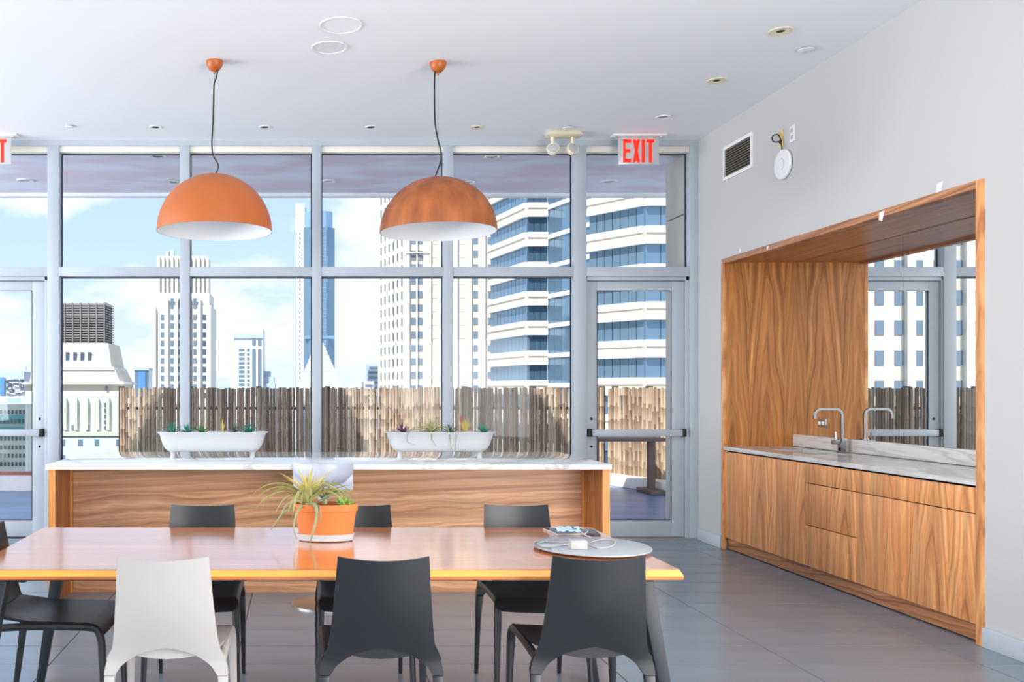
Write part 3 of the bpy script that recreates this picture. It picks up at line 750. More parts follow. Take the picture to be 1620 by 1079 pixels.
# ------------------------------------------------------------------ dining table
TZ = 0.74
TY0, TY1 = 0.66 * K / 284, 0.66 * K / 217.5
TX0, TX1 = WX(69.8, TY1), WX(934.8, TY1)
tcx, tcy = (TX0 + TX1) / 2, (TY0 + TY1) / 2
tb = thing('dining_table', 'long glossy orange-brown wooden table with black splayed legs', 'table', (tcx, tcy, 0))
hx, hy = (TX1 - TX0) / 2, (TY1 - TY0) / 2
box('tabletop', M['wood_table'], TX0, TX1, TY0, TY1, TZ - 0.003, TZ, tb)
b_ = 0.012
def rect(d): return [(TX0 - d, TY0 - d), (TX1 + d, TY0 - d), (TX1 + d, TY1 + d), (TX0 - d, TY1 + d)]
MB().prism(rect(b_), TZ - 0.024, TZ - 0.003, rect(0)).build('edge_band', M['wood_edge'], tb)
MB().prism(rect(b_ - 0.003), TZ - 0.036, TZ - 0.024, rect(b_)).build('edge_face', M['wood_table'], tb)
MB().prism(rect(-0.03), TZ - 0.048, TZ - 0.036, rect(b_ - 0.003)).build('underside', M['wood_table'], tb)
for sx in (-1, 1):
    for sy in (-1, 1):
        tx, ty = tcx + sx * (hx - 0.11), tcy + sy * (hy - 0.07)
        bx, by = tcx + sx * (hx + 0.01), tcy + sy * (hy - 0.03)
        lg = MB()
        def sec(x, y, z, a, b): return [(x - a, y - b, z), (x + a, y - b, z), (x + a, y + b, z), (x - a, y + b, z)]
        t4 = sec(tx, ty, TZ - 0.05, 0.030, 0.034); b4 = sec(bx, by, 0, 0.018, 0.018)
        lg.v = b4 + t4
        lg.f = [(3, 2, 1, 0), (4, 5, 6, 7), (0, 1, 5, 4), (1, 2, 6, 5), (2, 3, 7, 6), (3, 0, 4, 7)]
        lg.build('leg', M['blackmetal'], tb, 0.005)
    br = MB(); cx = tcx + sx * (hx - 0.14)
    br.box(cx - 0.05, cx + 0.05, tcy - hy + 0.1, tcy + hy - 0.1, TZ - 0.070, TZ - 0.0482); br.build('bracket', M['blackmetal'], tb, 0.003)

# ------------------------------------------------------------------ chairs
def interp(tab, x):
    for (a, va), (b, vb) in zip(tab, tab[1:]):
        if x <= b: 
            t = (x - a) / (b - a); return va + (vb - va) * t
    return tab[-1][1]
def make_chair(m):
    r = bpy.data.objects.new('dining_chair', None); COL.objects.link(r)
    outer = [(0.0, 0.218), (0.36, 0.218), (0.42, 0.216), (0.455, 0.207), (0.49, 0.190), (0.53, 0.182), (0.60, 0.175), (0.70, 0.166), (0.83, 0.157)]
    inner = [(0.0, 0.192), (0.36, 0.188), (0.40, 0.180), (0.43, 0.160), (0.455, 0.132), (0.475, 0.100), (0.49, 0.062), (0.498, 0.03), (0.503, 0.0), (0.83, 0.0)]
    def yb(u, z):
        # rear face: leg leans back to the floor, shell leans back above the seat, hollow across its width
        y = -0.205 - max(0, z - 0.45) * 0.16 - max(0, 0.45 - z) * 0.12
        c = (1 - min(1, abs(u) / 0.2) ** 2) * 0.048 * min(1, max(0, (z - 0.42) / 0.2))
        return y - c
    zs = [0.40, 0.415, 0.43, 0.445, 0.46, 0.475, 0.488, 0.497, 0.503, 0.52, 0.55, 0.60, 0.66, 0.72, 0.78, 0.815, 0.83]
    nu = 9
    back = MB()
    for s in (-1, 1):
        rear, front = [], []
        for z in zs:
            a, b = interp(inner, z), interp(outer, z)
            th = 0.030 - 0.018 * min(1, max(0, (z - 0.42) / 0.10))
            rear.append([(s * (a + (b - a) * k / (nu - 1)), yb(a + (b - a) * k / (nu - 1), z), z - 0.012 * max(0, (z - 0.6) / 0.23) * (1 - (k / (nu - 1)) ** 2)) for k in range(nu)])
            front.append([(x, y + th, zz) for x, y, zz in rear[-1]])
        back.sheet(rear, front, nu, len(zs))
    me = back.mesh('backrest')
    bm = bmesh.new(); bm.from_mesh(me)
    bmesh.ops.remove_doubles(bm, verts=bm.verts, dist=0.0004)
    # drop inner wall faces on the centre line
    dead = [f for f in bm.faces if all(abs(v.co.x) < 1e-4 for v in f.verts)]
    bmesh.ops.delete(bm, geom=dead, context='FACES')
    bmesh.ops.recalc_face_normals(bm, faces=bm.faces)
    bm.to_mesh(me); bm.free()
    me.shade_smooth(); me.set_sharp_from_angle(angle=math.radians(50)); me.materials.append(m)
    link('backrest', me, r)
    for s in (-1, 1):
        lg = MB(); rear, front = [], []
        for z in (0.0, 0.1, 0.2, 0.3, 0.3985):
            a, b = interp(inner, z), interp(outer, z); t = 0.020 + 0.010 * z / 0.4; sh = (1 - z / 0.4) * 0.004
            rear.append([(s * (a + sh), yb(0.2, z), z), (s * (b - sh), yb(0.2, z), z)]); front.append([(x, y + t, zz) for x, y, zz in rear[-1]])
        lg.sheet(rear, front, 2, 5); lg.build('leg', m, r, 0.004, local=True)
    # seat
    nu, nv = 11, 13; top, bot = [], []
    for j in range(nv):
        v = j / (nv - 1); y = -0.205 + 0.455 * v
        fall = max(0, v - 0.86) / 0.14
        y2 = y - 0.008 * fall
        tr, br_ = [], []
        for i in range(nu):
            u = -1 + 2 * i / (nu - 1); hwid = 0.188 + 0.012 * v
            z = 0.484 - 0.012 * (1 - u * u) * (1 - 0.6 * v) - 0.045 * fall ** 2 - 0.006 * v + 0.022 * u * u * max(0, 1 - v * 3); zb = z; z += 0.034 * max(0, 1 - v * 7) * (1 - u * u)
            tr.append((u * hwid, y2, z)); br_.append((u * hwid * 0.985, y2 - 0.012 * fall, zb - 0.012 - 0.004 * (1 - u * u)))
        top.append(tr); bot.append(br_)
    MB().sheet(top, bot, nu, nv).build('seat', m, r, smooth=True, local=True, angle=50)
    for s in (-1, 1):
        x = 0.192
        pts = [(s * 0.196, -0.20, 0.455), (s * 0.196, -0.05, 0.462), (s * 0.197, 0.10, 0.462), (s * 0.198, 0.190, 0.458), (s * 0.199, 0.215, 0.444), (s * 0.200, 0.227, 0.41), (s * 0.201, 0.231, 0.36), (s * 0.206, 0.237, 0.18), (s * 0.212, 0.245, 0.0)]
        MB().tube(catmull(pts, 3), [0.015] * 13 + [0.0165] * 6 + [0.015, 0.014, 0.0135, 0.013, 0.012, 0.011], 10).build('leg', m, r, smooth=True, local=True)
    return r
chairs = [
    ('w', -0.470, 3.42, 0.0, 'white plastic chair seen from behind at the table'),
    ('b', 0.285, 3.42, 0.0, 'black plastic chair seen from behind between white chair and lazy susan'),
    ('b', 1.035, 3.43, -0.03, 'black plastic chair seen from behind in front of the lazy susan'),
    ('b', -0.485, 4.285, PI, 'black chair across the table opposite the white chair'),
    ('b', 0.29, 4.285, PI, 'black chair across the table behind the terracotta planter'),
    ('b', 1.075, 4.285, PI, 'black chair across the table behind the tablet'),
    ('b', -1.016, 3.83, -PI / 2, 'black chair at the left end of the table in side view'),
]
proto = {}
for k, x, y, rz, l in chairs:
    if k not in proto:
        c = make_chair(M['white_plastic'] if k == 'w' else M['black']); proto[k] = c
    else:
        c = copy_tree(proto[k])
    c.location = (x, y, 0); c.rotation_euler = (0, 0, rz)
    tag(c, l, 'chair', 'dining chairs around the table')

# ------------------------------------------------------------------ bar stool between table and island
SX, SY = WX(511, 5.9), 5.985
st = thing('bar_stool', 'white swivel bar stool with curved low back behind the terracotta planter', 'stool', (SX, SY, 0))
sg, sb_ = [], []
nu = 15
prof = [(-0.185, 0.925), (-0.188, 0.89), (-0.186, 0.85), (-0.175, 0.815), (-0.15, 0.792), (-0.10, 0.78), (0.0, 0.775), (0.10, 0.778), (0.16, 0.782), (0.19, 0.775)]
for j, (y, z) in enumerate(prof):
    tr, br_ = [], []
    w = 0.5 * 0.39
    for i in range(nu):
        u = -1 + 2 * i / (nu - 1)
        if j <= 4: yy = y + 0.095 * u * u; zz = z + (0.006 + 0.012 * j) * u * u
        else:
            f = max(0, 1 - (j - 4) / 3.0); yy = y + 0.095 * u * u * f; zz = z + (0.008 + 0.04 * f) * u * u
        tr.append((SX + u * w, SY + yy, zz)); br_.append((SX + u * w, SY + yy + (0.012 if j < 4 else 0), zz + (0.0 if j < 4 else 0.013)))
    sg.append(tr); sb_.append(br_)
MB().sheet(sg, sb_, nu, len(prof)).build('seat_shell', M['stool_white'], st, smooth=True, angle=50)
box('back_plate', M['stool_white'], SX - 0.192, SX + 0.192, SY - 0.085, SY - 0.073, 0.752, 0.86, st, 0.003)
MB().lathe([(0.06, 0.775), (0.06, 0.755), (0.03, 0.745), (0.03, 0.62)], (SX, SY, 0), 20).build('collar', M['stool_white'], st, smooth=True)
MB().lathe([(0.022, 0.62), (0.022, 0.30), (0.03, 0.295), (0.03, 0.02)], (SX, SY, 0), 20).build('post', M['steel'], st, smooth=True)
MB().lathe([(0.205, 0.0), (0.205, 0.008), (0.19, 0.013), (0.04, 0.022), (0.03, 0.03)], (SX, SY, 0), 40).build('base_disc', M['steel'], st, smooth=True)

# ------------------------------------------------------------------ plants
def leaf_mesh(name, length, width, a0, a1, m, n=6, ridge=0.35, taper=1.0, thick=0.12):
    """closed tapering blade in the x,z plane, bending from angle a0 to a1 off the vertical"""
    mb = MB(); x = z = 0.0
    rows = []
    for k in range(n + 1):
        t = k / n; a = a0 + (a1 - a0) * t
        w = width * (0.55 + 0.9 * t * (1 - t) * 2) * (1 - t ** 2.2) ** taper * 0.8 + 0.0006
        nx, nz = math.cos(a), -math.sin(a)   # normal in plane (upper side)
        c = Vector((x, 0, z)); nv = Vector((-nx, 0, -nz))
        rows.append([c + Vector((0, -w / 2, 0)) + nv * (w * ridge), c + nv * (-w * 0.05), c + Vector((0, w / 2, 0)) + nv * (w * ridge), c - nv * (w * thick + 0.0006)])
        st_ = length / n; x += math.sin(a) * st_; z += math.cos(a) * st_
    for r in rows: mb.v += [tuple(p) for p in r]
    for k in range(n):
        for i in range(4):
            j = (i + 1) % 4
            mb.f.append((k * 4 + i, k * 4 + j, (k + 1) * 4 + j, (k + 1) * 4 + i))
    mb.f.append((3, 2, 1, 0)); e = n * 4; mb.f.append((e, e + 1, e + 2, e + 3))
    me = mb.mesh(name, 0, True, angle=70); me.materials.append(m)
    return me
def rosette(name, parent, loc, meshes, n, scale=1.0, spread=(0, 1), core=None, seed=1, jitter=0.25):
    rnd = random.Random(seed)
    c = MB().lathe([(0.012 * scale, -0.015), (0.014 * scale, 0.0), (0.008 * scale, 0.012 * scale), (0.0005, 0.02 * scale)], (0, 0, 0), 8).build(name, core, parent, smooth=True, local=True)
    c.location = loc
    for k in range(n):
        me = meshes[min(len(meshes) - 1, int(k * len(meshes) / n))]
        o = link('leaf', me, c, (0, 0, 0), (0, 0, k * 2.39996 + rnd.uniform(-jitter, jitter)))
        s = scale * rnd.uniform(0.82, 1.12); o.scale = (s, s, s)
        o.rotation_euler.rotate_axis('Y', rnd.uniform(-0.12, 0.12))
    return c
def agave_set(m, L=0.075, W=0.013):
    return [leaf_mesh('leaf', L * .9, W, 0.15, 0.05, m), leaf_mesh('leaf', L, W, 0.55, 0.45, m), leaf_mesh('leaf', L, W, 0.95, 0.9, m), leaf_mesh('leaf', L * .9, W * .9, 1.3, 1.15, m)]
PY = 0.483 * K / 108.0         # planters stand here on the marble
def tub(label, pc, plants, group):
    X = WX(pc, PY); s = PY / K
    z0 = 0.917; zl = z0 + 11 * s; zt = z0 + 42 * s
    t = thing('planter_trough', label, 'planter', (X, PY, z0), 0, group)
    # bath-shaped trough: rounded rectangular rings
    def ring(hx, hy, z, rr):
        pts = []
        for cx, cy, a0 in ((hx - rr, hy - rr, 0), (-hx + rr, hy - rr, PI / 2), (-hx + rr, -hy + rr, PI), (hx - rr, -hy + rr, 1.5 * PI)):
            for k in range(6):
                a = a0 + PI / 2 * k / 5; pts.append((X + cx + rr * math.cos(a), PY + cy + rr * math.sin(a), z))
        return pts
    hw_ = 88 * s
    rings = [ring(hw_ * .72, 0.05, zl, 0.04), ring(hw_ * .80, 0.068, zl + 0.006, 0.05), ring(hw_ * .855, 0.082, zl + 0.025, 0.06), ring(hw_ * .90, 0.090, zl + 0.06, 0.07), ring(hw_ * .95, 0.098, zt - 0.012, 0.08), ring(hw_ * .995, 0.106, zt - 0.006, 0.085), ring(hw_, 0.107, zt, 0.085), ring(hw_ * .965, 0.098, zt, 0.08), ring(hw_ * .93, 0.09, zt - 0.04, 0.075)]
    mb = MB(); n = 24
    for r in rings: mb.v += r
    for k in range(len(rings) - 1):
        for i in range(n):
            j = (i + 1) % n; mb.f.append((k * n + i, k * n + j, (k + 1) * n + j, (k + 1) * n + i))
    mb.f.append(tuple(reversed(range(n)))); mb.f.append(tuple((len(rings) - 1) * n + i for i in range(n)))
    mb.build('tub', M['white_ceramic'], t, smooth=True, angle=60)
    for sx in (-1, 1):
        MB().lathe([(0.020, 0), (0.020, 0.006), (0.016, 0.02), (0.0155, 0.035), (0.020, 0.047), (0.032, 0.056)], (X + sx * 63 * s, PY, z0), 20, sy=1.0).build('foot', M['white_ceramic'], t, smooth=True)
    # soil
    so_ = ring(hw_ * .90, 0.086, zt - 0.012, 0.072)
    sm = MB(); sm.v = so_ + [(x, y, z - 0.02) for x, y, z in so_]; sm.f = [tuple(range(n)), tuple(reversed(range(n, 2 * n)))] + [(i, (i + 1) % n, n + (i + 1) % n, n + i) for i in range(n)]
    sm.build('soil', M['soil'], t)
    for k, (nm, px, meshes, cnt, sc, core, dy) in enumerate(plants):
        rosette(nm, t, (WX(px, PY) - X, dy, zt - z0 - 0.010), meshes, cnt, sc, core=core, seed=k + 3)
    return t, X, zt
teal, green, darkl, purple = agave_set(M['agave_teal']), agave_set(M['agave_green'], 0.06, 0.022), agave_set(M['agave_dark'], 0.08, 0.010), agave_set(M['agave_purple'], 0.08, 0.012)
upright = [leaf_mesh('leaf', 0.10, 0.014, 0.06, 0.0, M['air_yellow']), leaf_mesh('leaf', 0.08, 0.014, 0.2, 0.1, M['air_yellow'])]
yell = [leaf_mesh('leaf', 0.10, 0.010, 0.2, 0.15, M['air_yellow']), leaf_mesh('leaf', 0.10, 0.010, 0.5, 0.6, M['air_yellow'])]
tub('white footed trough on the island with teal agaves, left of the two', 336.5,
    [('agave', 273, teal, 26, 1.15, M['agave_teal'], 0), ('agave', 296, teal, 22, 1.05, M['agave_dark'], 0.01), ('green_rosette', 319, green, 24, 1.0, M['agave_green'], 0), ('upright_succulent', 352, upright, 9, 1.0, M['air_yellow'], 0), ('agave', 372, darkl, 22, 1.0, M['agave_dark'], 0), ('agave', 393, teal, 26, 1.15, M['agave_teal'], 0.005)], 'white footed troughs')
arch = [leaf_mesh('leaf', 0.17, 0.020, 0.1, 0.7, M['air_green'], 9), leaf_mesh('leaf', 0.22, 0.020, 0.4, 2.0, M['air_green'], 10), leaf_mesh('leaf', 0.24, 0.018, 0.8, 2.4, M['air_green'], 10), leaf_mesh('leaf', 0.16, 0.016, 1.1, 2.0, M['air_grey'], 8)]
tt_, TXc, tzt = tub('white footed trough on the island with a sprawling air plant, right of the two', 695.5,
    [('agave', 636, purple, 20, 1.05, M['agave_purple'], 0), ('air_plant', 682, arch, 24, 0.78, M['air_green'], 0), ('agave', 711, darkl, 20, 1.0, M['agave_dark'], 0), ('spiky_succulent', 736, yell, 26, 1.0, M['air_yellow'], 0), ('agave', 764, teal, 22, 1.05, M['agave_green'], 0)], 'white footed troughs')
# trailing leaves over the front of the right trough and the red bloom
s = PY / K
for pts in ([(700 - 16, 676), (648, 681), (641, 692), (643, 700), (654, 703)], [(681, 678), (679, 688), (680, 696), (687, 706)], [(707, 678), (708, 690), (709, 704), (710, 713), (706, 722)], [(714, 678), (718, 690), (716, 704), (717, 713)]):
    P3 = [Vector((WX(a, PY), PY - 0.04 - 0.075 * min(1, i * 0.9), WZ(b, PY - 0.1))) for i, (a, b) in enumerate(pts)]
    pp = catmull(P3, 4)
    MB().tube(pp, [0.0045 * (1 - 0.75 * k / len(pp)) for k in range(len(pp))], 6).build('trailing_leaf', M['air_grey'], tt_, smooth=True)
MB().tube([(WX(730, PY), PY, tzt - 0.02), (WX(730, PY), PY, tzt + 0.07), (WX(729.5, PY), PY, tzt + 0.085), (WX(729.5, PY), PY, tzt + 0.11)], [0.003, 0.003, 0.011, 0.004], 8).build('bloom', M['flower'], tt_, smooth=True)

# terracotta planter on the table
PTY = 4.03; PX = WX(516, PTY - 0.05); s = (PTY - 0.05) / K
pt = thing('terracotta_planter', 'oval terracotta planter with white saucer and air plants on the table', 'planter', (PX, PTY, TZ))
W0, W1 = 51 * s, 43 * s
zs0 = TZ + 0.026
MB().lathe([(1.0, 0.0), (1.03, 0.012), (1.07, 0.028), (1.03, 0.028), (0.98, 0.014), (0.0001, 0.012)], (PX, PTY, TZ + 0.004), 40, sx=W1 * 1.0, sy=0.068, cap=False).build('saucer', M['white_ceramic'], pt, smooth=True)
for sx in (-1, 1): MB().lathe([(0.024, 0.0), (0.026, 0.006)], (PX + sx * W1 * .7, PTY, TZ), 16).build('saucer_foot', M['white_ceramic'], pt, smooth=True)
hp = 0.145
MB().lathe([(W1 / W0, 0.0), (0.90, 0.06), (0.955, hp - 0.032), (1.0, hp - 0.03), (1.01, hp - 0.004), (0.995, hp), (0.94, hp), (0.92, hp - 0.04)], (PX, PTY, TZ + 0.017), 48, sx=W0, sy=0.078).build('pot', M['terracotta'], pt, smooth=True, angle=40)
zr = TZ + 0.017 + hp
MB().lathe([(0.93, -0.02), (0.93, -0.012)], (PX, PTY, zr), 32, sx=W0, sy=0.077).build('soil', M['soil'], pt)
long_ = [leaf_mesh('leaf', 0.13, 0.016, 0.08, 0.35, M['air_yellow'], 8), leaf_mesh('leaf', 0.17, 0.019, 0.3, 1.2, M['air_yellow'], 9), leaf_mesh('leaf', 0.25, 0.022, 0.45, 2.5, M['air_green'], 11), leaf_mesh('leaf', 0.28, 0.022, 0.75, 2.75, M['air_green'], 11)]
c_ = rosette('air_plant', pt, (WX(487, PTY) - PX, -0.02, zr - TZ - 0.005), long_, 44, 1.12, core=M['air_green'], seed=22)
grey_ = [leaf_mesh('leaf', 0.15, 0.016, 0.5, 1.5, M['air_grey'], 8), leaf_mesh('leaf', 0.17, 0.016, 0.8, 2.0, M['air_grey'], 9)]
rosette('grey_air_plant', pt, (WX(514, PTY) - PX, 0.01, zr - TZ + 0.01), grey_, 14, 0.85, core=M['air_grey'], seed=5)
fat = [leaf_mesh('leaf', 0.04, 0.014, 0.1, 0.0, M['succulent'], 5, thick=0.3), leaf_mesh('leaf', 0.045, 0.014, 0.6, 0.3, M['succulent'], 5, thick=0.3), leaf_mesh('leaf', 0.045, 0.014, 1.0, 0.6, M['succulent'], 5, thick=0.3)]
rosette('succulent', pt, (WX(541, PTY) - PX, 0.0, zr - TZ - 0.01), fat, 20, 1.0, core=M['succulent'], seed=8)
rosette('succulent', pt, (WX(554, PTY) - PX, 0.0, zr - TZ - 0.012), fat, 16, 0.75, core=M['succulent'], seed=9)
# long drooping blades
for pts, r in (([(484, 802, 0), (466, 803, -.02), (448, 812, -.03), (436, 828, -.03), (429, 838, -.03)], 0.006), ([(487, 801, -.02), (495, 797, -.06), (500, 804, -.095), (499, 825, -.10), (493, 848, -.10), (490, 858, -.095)], 0.010), ([(482, 802, -.02), (474, 803, -.07), (468, 816, -.095), (465, 836, -.10), (470, 854, -.10)], 0.007), ([(490, 802, -.02), (503, 800, -.07), (506, 812, -.095), (505, 830, -.095)], 0.005), ([(483, 800, 0), (470, 792, -.04), (455, 797, -.05), (446, 812, -.05)], 0.006), ([(490, 803, 0), (520, 783, -.02), (540, 781, 0), (551, 787, 0)], 0.005)):
    P3 = [Vector((WX(a, PTY), PTY + d, WZ(b, PTY + d))) for a, b, d in pts]
    pp = catmull(P3, 5)
    MB().tube(pp, [r * (1 - 0.8 * (k / len(pp)) ** 1.5) for k in range(len(pp))], 6).build('drooping_leaf', M['air_grey'], pt, smooth=True)

# ------------------------------------------------------------------ things at the right end of the table
DYc = 3.80; DXc = WX(936, DYc); DR = 90 * DYc / K
ls = thing('lazy_susan', 'pale grey round lazy susan disc near the table end', 'lazy susan', (DXc, DYc, TZ))
MB().lathe([(0.13, 0.0), (0.13, 0.008)], (DXc, DYc, TZ), 32).build('turning_base', M['wood_edge'], ls, smooth=True)
ZD = TZ + 0.016
MB().lathe([(DR - 0.004, 0.0), (DR, 0.002), (DR, 0.006), (DR - 0.003, 0.008)], (DXc, DYc, TZ + 0.008), 64).build('disc', M['susan'], ls, smooth=True)
def flat_dev(name, label, cat, px, py, w, d, h, rz, mtop, mbody, z=TZ):
    Y = (CZ - z) * K / (py - VY); X = WX(px, Y)
    t = thing(name, label, cat, (X, Y, z), rz)
    b = MB().box(-w / 2, w / 2, -d / 2, d / 2, 0, h).build('body', mbody, t, 0.002, local=True)
    MB().box(-w / 2 + 0.004, w / 2 - 0.004, -d / 2 + 0.004, d / 2 - 0.004, h, h + 0.0008).build('screen', mtop, t, local=True)
    return t
flat_dev('tablet', 'black tablet lying under a blue face mask at the far table edge', 'tablet', 890, 842.5, 0.12, 0.17, 0.008, 0.12, M['phone'], M['white_plastic'])
flat_dev('phone', 'dark grey phone lying right of the blue face mask', 'phone', 931, 843.5, 0.075, 0.155, 0.009, -0.10, M['phone'], M['blackmetal'])
# crumpled face mask
fm = thing('face_mask', 'crumpled pale blue face mask on the tablet', 'mask', (WX(897, 4.12), 4.13, TZ + 0.009))
nu, nv = 14, 9; tp_, bt_ = [], []
for j in range(nv):
    a, b = [], []
    for i in range(nu):
        x = -0.052 + 0.104 * i / (nu - 1); y = -0.045 + 0.09 * j / (nv - 1)
        z = 0.022 + 0.003 * math.sin(i * 1.5 + j * 0.4) + 0.004 * math.sin(j * 1.1 + i * 0.3) + 0.010 * math.sin(PI * j / (nv - 1))
        z = max(0.004, z)
        a.append((x, y, z)); b.append((x, y, z - 0.003))
    tp_.append(a); bt_.append(b)
MB().sheet(tp_, bt_, nu, nv).build('cloth', M['bluecloth'], fm, smooth=True, local=True, angle=60)
box('nose_strip', M['phone'], WX(907, 4.10), WX(909.5, 4.10), 4.075, 4.155, TZ + 0.040, TZ + 0.043, fm)
# charger block on the disc
cY = 3.72; cX = WX(914, cY)
cg = thing('charger', 'white multi-port phone charger block on the lazy susan', 'charger', (cX, cY, ZD), -0.08)
MB().box(-0.033, 0.033, -0.028, 0.028, 0, 0.036).build('block', M['white_plastic'], cg, 0.004, local=True)
for k in (0.010, 0.026): MB().box(0.0325, 0.0342, -0.008, 0.008, k - 0.004, k + 0.004).build('port', M['dark'], cg, local=True)
cabs = [('white charging cable looping over the right of the disc', [(927, 858), (945, 867), (968, 864), (972, 856), (955, 853), (935, 858)], M['white_plastic'], 0.0028),
        ('white charging cable curling behind the charger', [(922, 848), (930, 842), (921, 838), (914, 835), (922, 846), (934, 850)], M['white_plastic'], 0.0028),
        ('thin dark cable along the left rim of the disc', [(900, 858), (876, 858), (852, 857), (846, 861), (852, 865), (872, 867)], M['wire'], 0.0025),
        ('thin white cable along the front left of the disc', [(903, 861), (880, 864), (858, 864), (850, 860), (866, 856)], M['white_plastic'], 0.0022)]
for l, pts, m, r in cabs:
    P3 = []
    for a, b in pts:
        z = ZD + 0.003
        Y = (CZ - z) * K / (b - VY); X = WX(a, Y)
        if (X - DXc) ** 2 + (Y - DYc) ** 2 > (DR - 0.005) ** 2: z = TZ + 0.0195
        if b < 850: z = TZ + 0.024
        P3.append((X, Y, z))
    tag(MB().tube(catmull(P3, 6), r, 6).build('charging_cable', m, smooth=True), l, 'cable', 'cables on the lazy susan')

# ------------------------------------------------------------------ terrace
FY = 14.0                                    # bamboo fence line
struct(box('floor_terrace', M['terrace'], -14, 12, YW + 0.16, FY + 0.5, -0.25, -0.01), 'blue-grey coated terrace floor')
struct(MB().box(-9.5, 9.5, YB - 2.2, 10.72, ZC + 0.13, ZC + 0.42).build('roof', M['curb']), 'flat roof slab with overhang')
sf = struct(box('ceiling_soffit', M['soffit'], -9.5, 9.5, YW + 0.145, 10.70, ZC - 0.035, ZC + 0.125), 'pale soffit outside the windows with painted pink reflections')
struct(box('trim_11', M['white'], -9.5, 9.5, 10.70, 10.80, ZC - 0.075, ZC + 0.42), 'white fascia along the roof edge')
# unseen slabs on the roof, added and shaped to shade the fence
k = 8.75; ex, ez = 0.7 * (FY - k), 1.9 * (FY - k)
def F(px, py): return (WX(px, FY) - ex, WZ(py, FY) + ez)
zr0 = ZC + 0.42
l0, l1, r1, r0 = F(232, 715), F(282, 613), F(545, 613), F(582, 715)
def ext(p, q, z): 
    t = (z - p[1]) / (q[1] - p[1]); return (p[0] + (q[0] - p[0]) * t, z)
zt_ = l1[1] + 2.2
struct(MB().prism_y([ext(l0, l1, zr0), ext(r0, r1, zr0), ext(r0, r1, zt_), ext(l0, l1, zt_)], k - 0.15, k + 0.15).build('shade_slab', M['concrete']), 'tapered unseen slab added to shade the fence')
q = [F(718, 640), F(742, 622), F(758, 608), F(785, 612), F(815, 628), F(852, 645), F(880, 672), F(905, 715)]
struct(MB().prism_y([(q[0][0], zr0)] + [(q[-1][0] + 1.0, zr0)] + q[::-1], k - 0.15, k + 0.15).build('shade_slab_stepped', M['concrete']), 'stepped unseen slab added to shade the fence')
# wing wall outside the right door
ww = sroot('wall_wing', 'beige concrete wing wall outside the right door', (3.9, 8.95, 0))
xw = 3.655
for a, b in ((0, WZ(346, 9.0) - 0.012), (WZ(346, 9.0), ZC - 0.10)):
    box('panel', M['concrete'], xw, xw + 0.6, YW + 0.16, 9.17, a, b, ww, 0.006)
# soffit lights
for px, py, d, m, l in ((250, 245, 26, M['steel'], 'grey soffit light nearest the left windows'), (275, 286, 22, M['steel'], 'grey soffit light behind the orange pendant'), (778, 246, 26, M['steel'], 'grey soffit light right of the brown pendant cable'), (742, 286, 20, M['steel'], 'grey soffit light just above the brown pendant'), (963, 287, 26, M['white'], 'white soffit light below the right exit sign'), (40, 285, 26, M['white'], 'white soffit light near the left exit sign'), (520, 286, 22, M['white'], 'white soffit light between the two pendants')):
    zz = ZC - 0.035; Y = (zz - CZ) * K / (VY - py); X = WX(px, Y); r = d * Y / K / 2
    t = thing('soffit_light', l, 'soffit light', (X, Y, zz), 0, 'soffit lights')
    MB().lathe([(r * .6, -0.002), (r * .7, -0.01), (r, -0.012), (r, 0.0)], (X, Y, zz), 24, cap=False).build('trim', m, t, smooth=True)
    MB().lathe([(r * .62, -0.004), (0.0001, -0.003)], (X, Y, zz), 24, cap=False).build('lens', M['steel'] if m is M['steel'] else M['white_plastic'], t, smooth=True)

# bamboo fence
fz = WZ(613, FY)
def cane_mesh(seed):
    rnd = random.Random(seed); pr = []; z = 0.0; r = 0.0222
    pr.append((r, 0))
    while z < 1.2:
        z += rnd.uniform(0.20, 0.36)
        if z > 1.33: break
        pr += [(r, z - 0.012), (r * 1.16, z - 0.004), (r * 1.16, z + 0.004), (r, z + 0.012)]
    pr.append((r * 0.96, 1.0 * 1.41))
    me = MB().lathe(pr, (0, 0, 0), 7).mesh('bamboo_cane', 0, True, angle=60)
    me.materials.append(M[('bamboo', 'bamboo_b', 'bamboo_c')[seed % 3]])
    return me
canes = [cane_mesh(k) for k in range(9)]
def fence(label, A, B, name='bamboo_fence', back=Vector((0, 1, 0))):
    A, B = Vector(A), Vector(B); L = (B - A).length; d = (B - A).normalized()
    t = thing(name, label, 'fence', (A.x, A.y, 0.0))
    n = int(L / 0.043)
    rnd = random.Random(int(L * 100))
    for k in range(n):
        p = d * (L * (k + 0.5) / n)
        o = link('bamboo_cane', rnd.choice(canes), t, (p.x, p.y + rnd.uniform(-0.008, 0.008), 0.04), (rnd.uniform(-0.008, 0.008), rnd.uniform(-0.012, 0.012), rnd.uniform(0, 6.28)))
        o.scale = (rnd.uniform(0.90, 1.04),) * 2 + ((fz - 0.04) / 1.41 * rnd.uniform(0.985, 1.008),)
    for z in (0.35, 1.12):
        a = back * 0.07
        MB().tube([tuple(a + Vector((0, 0, z))), tuple(d * L + a + Vector((0, 0, z)))], 0.028, 4, sq=True).build('rail', M['railing'], t, local=True)
    m_ = int(L / 1.1) + 1
    for k in range(m_ + 1):
        p = d * (L * k / m_) + back * 0.12
        MB().box(p.x - 0.04, p.x + 0.04, p.y - 0.04, p.y + 0.04, 0, fz + 0.02).build('post', M['railing'], t, local=True)
    return t
XFR = WX(956, FY)
fence('long bamboo cane fence across the terrace behind the island', (WX(190, FY), FY, 0), (XFR, FY, 0))
e2 = (WX(1075, 12.6), 12.6, 0)
fence('short bamboo cane fence angling towards the right door', (XFR + 0.05, FY - 0.03, 0), e2, back=Vector((0.95, 0.2, 0)))
